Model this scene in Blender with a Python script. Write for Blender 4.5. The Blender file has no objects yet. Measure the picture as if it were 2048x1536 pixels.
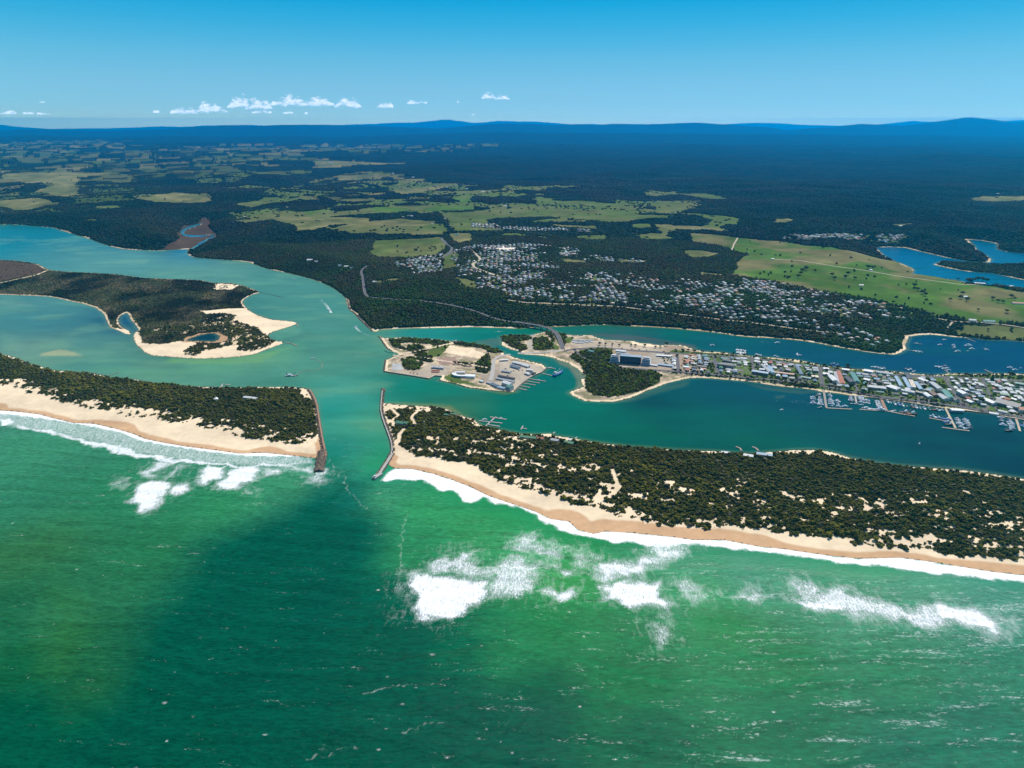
import bpy, math, random, time
import numpy as np
T0=time.time()
random.seed(7); RNG=np.random.default_rng(11)
F=1365.0; CX,CY=1024.0,768.0; HY=250.0; CH=600.0
PITCH=math.atan((CY-HY)/F); SP,CP=math.sin(PITCH),math.cos(PITCH)
scene=bpy.context.scene
COL=scene.collection
# ------------------------------------------------------------------ helpers
def ray(px,py):
    px=np.asarray(px,float); py=np.asarray(py,float)
    u=(px-CX)/F; v=(py-CY)/F
    return u, CP-v*SP, -(SP+v*CP)
def g0(px,py,z=0.0):
    dx,dy,dz=ray(px,py); t=(CH-z)/(-dz)
    return dx*t, dy*t
TAB=np.random.default_rng(42).random((16,256,256)).astype(np.float32)
def hsh(ix,iy,s):
    return TAB[s&15,(iy.astype(np.int64)+s*37)&255,(ix.astype(np.int64)+s*91)&255]
def vn(x,y,s=0):
    x=np.asarray(x,np.float64);y=np.asarray(y,np.float64)
    fx0=np.floor(x);fy0=np.floor(y);fx=(x-fx0).astype(np.float32);fy=(y-fy0).astype(np.float32)
    fx=fx*fx*(3-2*fx);fy=fy*fy*(3-2*fy)
    T=TAB[s&15];ix=(fx0.astype(np.int32)+s*91)&255;iy=(fy0.astype(np.int32)+s*37)&255
    ix1=(ix+1)&255;iy1=(iy+1)&255;T=T.ravel();iy<<=8;iy1<<=8
    a=T.take(iy+ix);b=T.take(iy+ix1);c=T.take(iy1+ix);d=T.take(iy1+ix1)
    a+=(b-a)*fx;c+=(d-c)*fx
    return a+(c-a)*fy
def fbm(x,y,s=0,o=4):
    r=0;a=.5;t=0
    for i in range(o):
        r=r+a*vn(x,y,s+i*17);t+=a;a*=.5;x=x*2.03+5.1;y=y*2.03+3.7
    return r/t
def sst(a,b,x):
    t=np.clip((x-a)/(b-a),0,1);return t*t*(3-2*t)
def inside(X,Y,P):
    P=np.asarray(P,float);shp=X.shape;X=X.ravel();Y=Y.ravel()
    out=np.zeros(X.shape,bool)
    m=(X>=P[:,0].min())&(X<=P[:,0].max())&(Y>=P[:,1].min())&(Y<=P[:,1].max())
    idx=np.nonzero(m)[0]
    if len(idx)==0:return out.reshape(shp)
    x=X[idx];y=Y[idx];r=np.zeros(len(idx),bool);n=len(P)
    for i in range(n):
        x1,y1=P[i];x2,y2=P[(i+1)%n]
        if y1==y2:continue
        c=((y1>y)!=(y2>y))
        r^=c&(x<(x2-x1)*(y-y1)/(y2-y1)+x1)
    out[idx]=r
    return out.reshape(shp)
def pp(s):
    v=[float(t) for t in s.replace(',',' ').split()]
    return np.array(v).reshape(-1,2)
def pdist(X,Y,P,closed=True,lim=1e9):
    """distance from points to a polyline, only where closer than lim"""
    D=np.full(X.shape,float(lim));n=len(P)
    Xr=X.ravel();Yr=Y.ravel();Dr=D.ravel()
    bx0,by0=P.min(0)-lim;bx1,by1=P.max(0)+lim
    idx=np.nonzero((Xr>bx0)&(Xr<bx1)&(Yr>by0)&(Yr<by1))[0]
    if len(idx)==0:return D
    x=Xr[idx];y=Yr[idx];d=np.full(len(idx),float(lim)**2)
    for i in range(n if closed else n-1):
        a=P[i];b=P[(i+1)%n];e=b-a;L=(e**2).sum()+1e-9
        t=np.clip(((x-a[0])*e[0]+(y-a[1])*e[1])/L,0,1)
        q=(x-a[0]-t*e[0])**2+(y-a[1]-t*e[1])**2
        np.minimum(d,q,out=d)
    Dr[idx]=np.sqrt(d)
    return Dr.reshape(X.shape)
def s2l(c):
    c=np.asarray(c,float)/255.0
    return np.where(c<=.04045,c/12.92,((c+.055)/1.055)**2.4)
# ------------------------------------------------------------------ shorelines (traced, pixels of the photograph, all at sea level)
MAIN=pp("-900 449 -300 445 0 449 40 450 75 453 105 456 140 466 180 478 200 486 225 494 245 498 275 500 320 501 352 499 377 498 374 506 378 511 390 515 400 516 440 519 480 522 500 525 523 534 545 540 570 545 600 552 630 560 650 568 668 577 685 590 692 597 694 610 700 620 712 628 722 640 735 652 743 661 750 664 760 660 790 657.5 830 656.5 860 656 900 655 940 654 980 655 1010 656 1040 657 1065 655 1100 654 1125 653 1150 651.5 1185 650 1210 649.5 1255 652 1300 654 1350 657 1400 662 1440 666 1470 671 1500 674 1530 675 1570 678 1602 681 1636 686 1670 693 1700 698 1730 703 1760 707 1785 709 1795 708 1805 703 1813 697 1811 690 1816 680 1818 673 1840 670 1860 669 1885 671 1910 674 1945 676 1980 680 2010 680 2048 683 2200 690 3200 720")
PENIN=pp("1000 673 1013 671 1033 670 1060 671 1075 667 1090 663.5 1110 663 1127 668 1145 670 1165 671 1175 669.5 1185 671 1195 675 1210 679 1240 681 1270 682.5 1280 686 1300 687.5 1320 690.5 1335 689 1360 690 1370 692 1395 700 1410 703 1440 704 1455 706 1475 709 1500 712 1530 714 1560 716 1590 719 1610 722 1625 726 1640 730 1665 733 1700 737 1740 739.5 1790 743 1830 747 1870 750 1900 746.5 1940 748 1975 746.5 2000 747 2048 747.5 2300 755 3300 790 3300 1010 2400 885 2048 840 2010 834.5 2000 832 1985 828 1950 824 1925 821 1890 818 1870 815 1840 810 1800 804 1765 799 1745 796 1720 792 1700 790.5 1680 787 1660 785 1645 784 1630 780 1610 777 1590 775 1565 773 1540 770 1520 766 1500 763 1475 761 1450 759 1425 757 1400 755.5 1380 756 1360 760 1335 766 1320 772 1300 779 1280 788 1260 796 1240 801 1225 803.5 1200 803.5 1170 802 1158 797 1145 791 1138 786 1143 782 1160 776 1168 773 1163 765 1162 758 1175 755 1172 752 1163 745 1155 737 1145 732 1137 726 1120 721 1105 715 1085 711 1060 709 1041 708 1041 702.5 1023 699 1004 691 1004 683")
BULL=pp("757 673 761 677 769 689 775 697 784 702.5 798 708 771 720 769 732 768 743.5 804 749 859 758 869 752 884 753 878 761 908 767 935 775 974 780 1023 784.5 1031 783 1045 767 1062 755 1084 745 1093.5 736 1084 728 1052 720 1029 715 1021 711 1008 708.5 1007.5 705 990 697 974 691 945 686 906 683 877 679 849 678 818 675 799 675 779 677")
RIGBY=pp("-700 515 0 520 30 521 60 525 75 528 80 530 95 538 100 540 130 543 170 545 230 548 290 556 340 558 400 560 430 566 460 566 487 571 505 578 517 583 519 586 505 589 490 597 485 604 490 612 500 622 515 630 530 635 545 639 565 641 585 643 592 645 594 648 580 653 560 659 545 664 536 670 540 677 552 682 562 682 568 686 560 689 550 693 530 700 510 708 480 713 440 716 400 717 375 716 345 714 305 711 290 705 283 697 275 692 268 680 267 670 271 664 278 660 270 648 262 640 258 630 253 625 243 630 237 640 240 650 250 657 262 665 261 669.5 250 667 235 660 220 655 215 645 210 632 205 625 190 615 165 607 140 602 115 596 95 593 60 591 30 590 0 589 -800 583")
POND=pp("371 681 385 675 400 670 420 666 432 667 440 672 437 680 425 683 400 682")
LSPIT=pp("-900 640 -200 693 0 710 15 710 35 717 55 725 75 731 100 739 145 744 175 744 210 751 222 755 270 759 310 766 350 770 400 773 440 774 465 775 500 774 540 774 580 774 600 775 615 778 621 783 627 793 632 805 636 840 641 870 645 895 648 912 640 918 629 916 581 911 530 905.5 478 907 427 900 376 893.6 325 885 290.5 878 266.6 868 232.4 857.7 188 847.5 147 846 109 837 78.6 828.7 34 823.5 0 821 -300 775 -1100 660")
RSPIT=pp("765 806 779 807 808 810 838 812 857 812 880.6 814.5 902 821.6 916 829 935 835 947 838 955 845 959 849.5 974 853 1009.5 861 1029 864.6 1045 867.5 1072 868.5 1101 867.5 1115 872.4 1140 875 1149 877 1197 885.6 1233 890 1266 894 1305 896 1354 900 1393 901 1442 903 1498 907 1556 902.5 1597.5 899.3 1630.6 899 1664 904 1697 914.5 1738 923 1800 931 1862 935.5 1925 940 1987 948.5 2048 958 2400 1000 3500 1150 3500 1500 2400 1200 2048 1150.6 1987 1144 1925 1134 1862.5 1123.6 1800 1115.4 1718 1117.4 1655 1111 1573 1099 1515 1092.6 1448 1080 1386 1080 1345 1074 1262 1065.7 1209 1063 1187.5 1068 1156 1060 1137.5 1043 1100 1038 1069 1022.5 1022 1007 975 991 937.5 972.5 897 957 865.6 947.5 825 938 787.5 936.6 778 930 779 922 787 904 785 885 779 863 767 832 763.5 815")
ARM=pp("1752 494.5 1786 494 1811 495.5 1836 502 1861 507.5 1886 514 1911 518 1936 522.5 1961 525 1980 524.5 1984 519 1970 508 1955 500 1948 490 1940 483 1935 479 1960 480.5 1985 485 1996 489 1993 498 2010 503 2048 507 2300 520 2600 540 2600 600 2300 590 2048 582 2010 577 1990 575 1961 572 1936 565 1911 560 1886 557 1850 552 1824 548 1829 541 1824 536 1811 530 1790 522 1775 515.5 1762 505")
ARMSPIT=pp("1866 529 1886 521.5 1910 524.5 1960 528 2000 529 2048 526 2600 545 2600 585 2048 560 1986 547 1936 543 1900 537")
CREEK=pp("377 499 390 492 398 486 409 480 424 473 420 471 402 474 380 474 366 471 360 464 366 458 385 450 402 446 404 448 390 453 372 460 367 465 372 469 400 470.5 428 469 430 473 415 481 405 487 398 492 383 499")
def wpoly(P):
    x,y=g0(P[:,0],P[:,1]);return np.stack([x,y],1)
W_MAIN=wpoly(MAIN)
W_MAIN=np.vstack([W_MAIN,[[120000,W_MAIN[-1,1]],[120000,120000],[-120000,120000],[-120000,W_MAIN[0,1]]]])
LANDS=[W_MAIN]+[wpoly(P) for P in (PENIN,BULL,RIGBY,LSPIT,RSPIT)]
HOLES=[wpoly(P) for P in (ARM,POND,CREEK)]
W_ARMSPIT=wpoly(ARMSPIT)
# signed distance to the shoreline on a lattice (metres, positive inland)
LX0,LX1,LY0,LY1,LS=-5200.,6400.,500.,5300.,4.0
lx=np.arange(LX0,LX1,LS);ly=np.arange(LY0,LY1,LS)
LXX,LYY=np.meshgrid(lx,ly)
LID=np.zeros(LXX.shape,np.int8)
for i,P in enumerate(LANDS):
    LID[inside(LXX,LYY,P)]=i+1
for P in HOLES: LID[inside(LXX,LYY,P)]=0
LID[inside(LXX,LYY,W_ARMSPIT)]=1
LIM=360.0
LD=np.full(LXX.shape,LIM,np.float32)
for P in LANDS+HOLES+[W_ARMSPIT]:
    n=len(P)
    for i in range(n):
        a=P[i];b=P[(i+1)%n];L=math.hypot(*(b-a))
        k=max(1,int(L/600))
        for j in range(min(k,60)):
            p=a+(b-a)*j/k;q=a+(b-a)*(j+1)/k
            i0=int(max(0,(min(p[0],q[0])-LIM-LX0)//LS));i1=int(min(len(lx),(max(p[0],q[0])+LIM-LX0)//LS+1))
            j0=int(max(0,(min(p[1],q[1])-LIM-LY0)//LS));j1=int(min(len(ly),(max(p[1],q[1])+LIM-LY0)//LS+1))
            if i0>=i1 or j0>=j1:continue
            x=lx[i0:i1][None,:];y=ly[j0:j1][:,None];e=q-p;LL=(e**2).sum()+1e-9
            t=np.clip(((x-p[0])*e[0]+(y-p[1])*e[1])/LL,0,1)
            d=np.sqrt((x-p[0]-t*e[0])**2+(y-p[1]-t*e[1])**2)
            LD[j0:j1,i0:i1]=np.minimum(LD[j0:j1,i0:i1],d)
LD=np.where(LID>0,LD,-LD).astype(np.float32)
print('sdf',time.time()-T0)
def sdf(X,Y):
    fx=np.clip((X-LX0)/LS,0,len(lx)-1.001);fy=np.clip((Y-LY0)/LS,0,len(ly)-1.001)
    ix=fx.astype(int);iy=fy.astype(int);fx=fx-ix;fy=fy-iy
    d=(LD[iy,ix]*(1-fx)+LD[iy,ix+1]*fx)*(1-fy)+(LD[iy+1,ix]*(1-fx)+LD[iy+1,ix+1]*fx)*fy
    d=np.where(Y>LY1-8,LIM,d); d=np.where(Y<LY0+8,-LIM,d)
    return d
def lid(X,Y):
    ix=np.clip(((X-LX0)/LS+.5).astype(int),0,len(lx)-1);iy=np.clip(((Y-LY0)/LS+.5).astype(int),0,len(ly)-1)
    return np.where(Y>LY1-8,1,LID[iy,ix])
BACK=pp("-900 250 -200 250 0 248 60 250 80 248 100 249 140 254 200 258 300 257 350 255 400 252 450 253 500 250 560 249 620 252 700 250 780 247 830 244 870 240 910 237 930 240 960 244 1000 241 1040 243 1100 246 1200 247 1300 248 1400 250 1430 247 1480 246 1560 250 1650 252 1700 247 1740 242 1760 243 1900 243 1930 241 2048 243 3000 247")
FRONT=pp("-900 260 0 262 80 261 150 258 200 260 300 262 400 258 450 254 520 252 600 250 660 249 760 251 800 253 850 256 900 257 960 250 1000 247 1010 246 1100 247 1240 249 1300 248 1350 247 1380 249 1420 252 1480 256 1520 261 1560 256 1600 253 1640 248 1670 249 1720 249 1780 243 1830 238 1870 240 1910 246 2048 250 3000 251")
MID=pp("-900 276 0 277 100 274 150 271 200 273 300 276 400 272 500 274 600 271 700 274 800 270 900 268 1000 266 1100 268 1250 266 1400 268 1600 270 1800 271 2048 274 3000 274")
def height(X,Y):
    X=np.asarray(X,float);Y=np.asarray(Y,float)
    d=sdf(X,Y);i=lid(X,Y)
    z=np.clip(d*0.06,-3,2.2)
    n=fbm(X/45,Y/45,3,3)
    spit=((i==5)|(i==6)).astype(float)
    z=z+spit*sst(25,80,d)*(1+5*n)*.9
    z=z+(i==4)*sst(10,60,d)*1.2*n
    r=np.hypot(X,Y)
    main=(i==1)&(d>0)
    big=fbm(X/1100+3,Y/1100,9,3)
    mid=fbm(X/330,Y/330,21,3)
    bl=sst(10,235,d)*(34+14*big)
    hill=sst(150,360,d)*sst(2300,3600,Y)*((big-.5)*62+(mid-.5)*26)
    far=sst(6000,14000,r)*((fbm(X/3600,Y/3600,31,4)-.45)*130)+sst(8000,30000,r)*60+sst(4200,8000,r)*(fbm(X/1500,Y/900,37,3)-.5)*110+sst(11000,20000,r)*(fbm(X/2600,Y/2600,39,3)-.45)*150
    z=z+np.where(main,bl+hill+far,0)
    # the mountain ranges inland
    u=np.where(Y>1,X/np.maximum(Y,1),0)
    yy=Y
    px=CX+u*F*CP*1.02
    for P,r0,w in ((MID,27000.,5000.),(FRONT,38000.,6000.),(BACK,72000.,8000.)):
        py=np.interp(px,P[:,0],P[:,1])
        dx,dy,dz=ray(px,py)
        top=CH+dz/dy*r0
        top=top+(fbm(X/2600+9,Y/9000,77,4)-.5)*.22*np.maximum(top,0)
        s=np.exp(-((yy-r0)/w)**2)*(0.86+.28*fbm(X/3000,Y/3000,55,3))
        z=np.maximum(z,np.where(main,top*s,z))
    return z
def P3(px,py):
    """photo pixels -> points on the ground (world x,y,z)"""
    px=np.atleast_1d(np.asarray(px,float));py=np.atleast_1d(np.asarray(py,float))
    dx,dy,dz=ray(px,py)
    x,y=g0(px,np.maximum(py,HY+6)); z=np.zeros_like(x)
    zt=np.linspace(150,0,76)
    T=(CH-zt[:,None])/(-dz[None,:])
    H=height(dx*T,dy*T)>=zt[:,None]
    k=H.argmax(0);tz=np.where(H.any(0),zt[k],0.)
    a=tz.copy();b=tz+2
    for _ in range(5):
        m=(a+b)/2;t=(CH-m)/(-dz);h=height(dx*t,dy*t)
        up=h>=m
        a=np.where(up,m,a);b=np.where(up,b,m)
    t=(CH-a)/(-dz)
    return dx*t,dy*t,a
def W(s):
    P=pp(s) if isinstance(s,str) else s
    x,y,z=P3(P[:,0],P[:,1]);return np.stack([x,y],1)
# ------------------------------------------------------------------ land cover
SAND=(.70,.54,.35);SAND2=(.83,.655,.44);WET=(.60,.37,.205);DIRT=(.40,.31,.22);GRAVEL=(.20,.185,.17)
FLOOR=(.028,.034,.014);HEATH=(.040,.045,.017);BROWN=(.085,.055,.036)
GREEN=(.095,.135,.032);BRIGHT=(.085,.165,.026);DRY=(.205,.19,.075);OLIVE=(.125,.14,.045);LAWN=(.10,.16,.035)
FIELDS=[(GREEN,"748 480 800 478 880 474 897 490 890 500 870 512 810 516 760 516 742 508"),
(DRY,"600 440 634 440 685 434 743 437 726 447 668 451 634 459 600 459"),
(BRIGHT,"600 424 651 420 713 420 781 411 839 411 942 413 942 420 890 423 819 423 771 427 720 430 668 434 600 434"),
(DRY,"685 451 747 441 805 437 873 441 873 447 839 452 754 452 702 458"),
(GREEN,"890 426 993 417 1078 420 1215 420 1300 430 1340 436 1300 438 1232 444 1181 440 1147 437 1095 434 976 434 976 451 1010 461 930 463 908 463 901 444 890 434"),
(GREEN,"1061 396 1147 401 1249 408 1242 415 1181 411 1147 405 1078 401"),
(BRIGHT,"908 396 952 389 952 406 925 406"),(OLIVE,"771 382 812 376 908 372 839 386 805 388"),
(OLIVE,"685 398 750 394 747 401 685 403"),(DRY,"785 355 860 357 805 369 791 367"),
(OLIVE,"668 355 737 348 808 348 791 355 737 358 668 362"),(OLIVE,"627 328 702 323 819 326 750 329 668 335 627 336"),
(OLIVE,"825 464 880 463 860 470 822 471"),(GREEN,"1150 471 1212 470 1208 480 1181 481 1154 476"),
(GREEN,"1256 447 1300 447 1300 456 1266 456"),(DRY,"1099 447 1147 451 1191 451 1195 459 1113 454"),
(OLIVE,"898 466 942 466 945 480 918 488 902 480"),(GREEN,"888 509 908 502 920 509 908 536 885 540"),
(GREEN,"912 553 950 562 952 576 935 577 915 567"),
(OLIVE,"325 389 359 382 403 389 424 401 376 406 308 405 280 396"),
(OLIVE,"20 348 113 341 239 347 164 355 154 369 154 386 171 389 120 394 68 382 103 369 24 362 0 358"),
(OLIVE,"-60 400 0 403 41 398 116 405 44 422 20 422 0 415 -60 412"),
(BRIGHT,"468 411 506 403 550 400 554 406 492 417"),(BRIGHT,"578 394 625 391 663 389 615 400"),
(BRIGHT,"591 423 642 420 700 420 700 427 615 432"),(DRY,"468 440 530 434 649 434 700 437 700 447 608 459 581 447 547 440 496 446"),
(GREEN,"164 438 191 438 191 443 167 443"),(GREEN,"184 413 236 411 239 416 188 417"),
(GREEN,"1336 385 1417 386 1453 397 1424 401 1388 391 1340 388"),(GREEN,"1304 402 1373 406 1377 420 1318 428 1304 417"),
(GREEN,"1290 429 1366 433 1300 438"),(DRY,"1300 449 1373 451 1446 457 1439 462 1402 460 1322 457"),
(OLIVE,"1382 466 1475 475 1550 481 1662 493 1686 499 1736 511 1786 521 1826 535 1826 546 1880 555 1926 563 2011 578 2048 584 2300 600 2300 660 2048 647 1961 642 1868 630 1823 615 1786 610 1736 597 1686 590 1636 583 1586 572 1525 560 1462 550 1480 517 1495 510 1465 500 1450 495 1382 485"),
(GREEN,"1926 650 1961 650 2011 647 2048 655 2300 668 2300 690 2048 679 1998 677 1946 672 1911 670 1913 660"),
(OLIVE,"1360 500 1400 500 1445 507 1412 515 1387 517 1375 515"),(DRY,"1235 519 1295 521 1290 528 1240 526"),
(DRY,"1397 543 1447 548 1447 553 1400 550"),(DRY,"1930 396 1990 391 2048 390 2048 400 1957 403"),
(DRY,"1775 449 1822 442 1804 453"),(OLIVE,"1550 437 1590 437 1570 446 1545 445"),
(OLIVE,"1014 598 1060 603 1125 605 1212 608 1237 611 1212 614 1125 611 1050 608 1010 602"),
(OLIVE,"770 558 796 556 796 562 772 563"),(DIRT,"748 563 763 560 765 567 750 570"),(DRY,"1120 518 1170 521 1180 527 1130 526")]
FIELDS=[(c,W(s)) for c,s in FIELDS]
PATCHY=W("-700 290 0 283 200 279 400 288 640 287 1000 287 1010 292 900 302 700 310 660 318 650 345 600 350 500 352 440 365 420 400 360 405 300 400 250 415 120 425 0 422 -700 430")
PATCH2=W("700 345 830 350 860 372 1000 372 960 392 850 400 700 410 560 400 520 380 620 360")
NOSAND=W("340 430 440 430 450 480 400 498 384 508 330 495")
OPENC=W("380 380 700 360 1000 370 1400 382 1480 410 1480 470 1300 480 1100 478 960 470 880 470 740 470 600 462 440 450 420 410")
MARSH=W("383 449 408 434 420 438 424 452 434 466 432 474 412 484 397 494 380 499 350 500 320 499 350 480 352 465 362 452")
SANDS=[W(s) for s in ("976 491 1000 490.5 1040 497 1012 503 980 499",
"400 622 425 620 495 616 507 624 525 635 555 639 590 641 597 648 550 662 536 671 510 655 495 650 465 640 472 632 450 626 412 627",
"270 660 276 663 283 675 280 684 290 687 325 689 360 682 390 684 395 687 370 700 370 709 395 711 405 702 462 692 482 690 475 700 505 703 540 690 555 679 575 682 575 690 545 702 510 714 440 720 345 718 300 714 270 700 260 680",
"430 567 485 570 462 579 430 579","365 684 372 676 400 666 430 664 445 667 458 675 452 681 437 686 400 685",
"233 655 262 663 263 672 240 668","484 600 495 592 517 584 522 586 500 600 492 612 500 626 486 614",
"947 901 975 904 1037 913 1100 930 1087 933 1022 922 975 910","853 894 912 901 912 905 859 899",
"987 944 1037 960 1100 976 1162 991 1203 1003 1245 1010 1245 1020 1209 1012 1162 1003 1100 986 1037 970",
"1200 964 1241 968 1237 981 1208 999 1190 1003","1245 1010 1300 1030 1310 1042 1245 1022",
"1320 952 1366 972 1407 987 1382 989 1345 977 1320 960","1502 999 1544 997 1531 1006 1506 1010",
"1560 979 1581 981 1585 993 1573 993","1631 997 1651 997 1647 1012 1631 1010","1689 1014 1747 1010 1751 1018 1697 1022",
"1842 1018 1896 1022 1900 1043 1879 1039 1846 1026","1929 981 1945 985 1937 997","1995 1045 2048 1043 2048 1049",
"766 803 800 806 860 811 870 820 850 824 800 818 778 814 766 813","915 826 950 836 962 848 955 856 938 845 918 838",
"594 774 612 776 622 784 628 797 618 799 606 792","790 895 800 893 815 905 830 912 800 914 786 908",
"1262 683 1300 689 1330 690 1330 694 1295 693 1262 688")]
VEG={5:W("-900 655 -200 698 0 712 40 722 100 741 210 753 270 761 400 775 620 779 626 796 632 830 640 886 581 886 513 877 461 868 410 856 359 846 307 834 256 830 205 818 137 807 68 784 0 768 -300 740 -1000 660"),
 6:W("777 812 850 813 905 823 940 841 960 852 1030 867 1080 872 1200 889 1350 903 1440 906 1560 907 1640 906 1700 918 1862 940 2048 962 3400 1160 3400 1300 2400 1170 2048 1120 1987 1115 1904 1107 1821 1099 1738 1088 1655 1078 1573 1068 1531 1059 1448 1057 1366 1053 1303 1043 1240 1035 1194 1019 1147 1007 1100 991 1059 979 1022 968 990 960 981 947 950 929 912 922 866 916 831 910 800 905 790 885 783 862 773 832")}
BTREES=[W(s) for s in ("777 679 818 675 849 678 896 683 902 686 877 691 849 687 818 685 799 687 815 699 812 700 785 694",
"816 691 838 689 857 699 849 704 826 706 814 699","906 684 945 687 974 691 1006 704 982 706 965 697 935 693 908 689",
"804 718 822 712 851 724 838 738 824 742 806 734","828 708 849 704 865 714 867 724 853 726 832 720",
"955 722 970 708 982 712 982 738 970 749 955 743 949 734","1002 672 1060 671 1062 679 1033 683 1056 693 1052 700 1043 702 1019 691 1002 679",
"1064 677 1092 673 1105 689 1103 699 1068 700","1090 665 1101 663 1111 683 1105 685","1111 663 1131 669 1133 687 1129 693 1117 675",
"1176 698 1225 697 1225 718 1217 726 1237 732 1276 738 1311 741 1325 751 1315 767 1276 782.5 1252 790 1217 794 1188 790 1174 780.6 1168 767 1172 753 1164 738 1166 734 1151 722 1139 714 1150 706",
"1572 763 1630 771 1636 777 1590 773 1560 768")]
BLAWN=[W(s) for s in ("1131 675 1147 675 1139 687 1131 685","1160 700 1174 700 1182 714 1176 718 1160 708","865 690 900 690 880 712 862 716 850 712",
"1105 688 1116 690 1118 699 1106 699","1865 758 1892 758 1905 780 1885 782","1765 794 1800 797 1795 803 1765 800","885 755 908 745 925 760 960 772 900 765",
"1340 700 1500 712 1500 716 1340 706","1896 749 1990 752 1990 757 1896 754","1960 820 1985 822 1985 826 1955 824")]
URBAN=[W(s) for s in ("893 505 940 492 1080 490 1150 497 1175 510 1130 520 1090 530 1150 543 1230 558 1265 580 1310 600 1150 603 1060 597 955 580 950 562 912 552 908 530","1110 506 1285 521 1285 527 1150 520","1430 566 1480 556 1560 568 1700 597 1790 612 1832 626 1800 640 1700 640 1600 625 1480 612 1340 604 1345 590 1430 590",
"790 522 885 508 884 545 800 552","940 447 1010 451 1180 460 1180 466 1010 459 940 455","1560 478 1760 490 1820 470 1740 468 1560 470")]
CLEAR=W("1180 690 1335 690 1400 703 1400 752 1330 745 1235 731 1222 727 1228 697")
MIDSUB=W("1180 545 1340 555 1440 570 1345 592 1265 584 1230 560")
PAVED=[(c,W(s)) for c,s in (((.47,.39,.29),"768 741 785 742 806 740 820 745 838 742 856 728 890 730 908 734 886 751 868 750 859 756 804 748"),((.44,.44,.42),"784 727 803 727 808 740 785 741"),
((.34,.23,.18),"873 716 912 715 920 728 880 729"),(SAND2,"898 690 945 697 970 708 960 717 925 712 888 705"),((.46,.39,.30),"1000 720 1050 725 1093 738 1062 752 1030 781 990 774 985 750 1000 732"),((.40,.33,.25),"1000 725 960 750 975 770 1000 760"),
((.46,.38,.28),"1140 677 1210 683 1280 691 1332 697 1332 703 1260 698 1150 694"),((.40,.35,.28),"1300 704 1345 707 1350 728 1300 726"),((.45,.39,.30),"1060 675 1078 676 1070 700 1056 700 1052 688"),(SAND2,"779 680 800 700 835 702 880 694 905 687 900 684 870 690 835 697 800 696"))]
PATHS=[(W(s),w) for s,w in (("777 812 790 824 797 831 787 838 786 852",5),("836 822 823 835 831 850",5),("808 858 799 868 797 882 790 892 800 895 815 906 825 914",6),
("1225 939 1233 964 1241 972 1225 989 1204 997",5),("0 566 40 557 75 549 95 541",6),("757 673 775 694 800 707 830 703 870 694 905 686",6),("798 708 830 713 890 722 975 735",5))]
COLN=0
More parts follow.
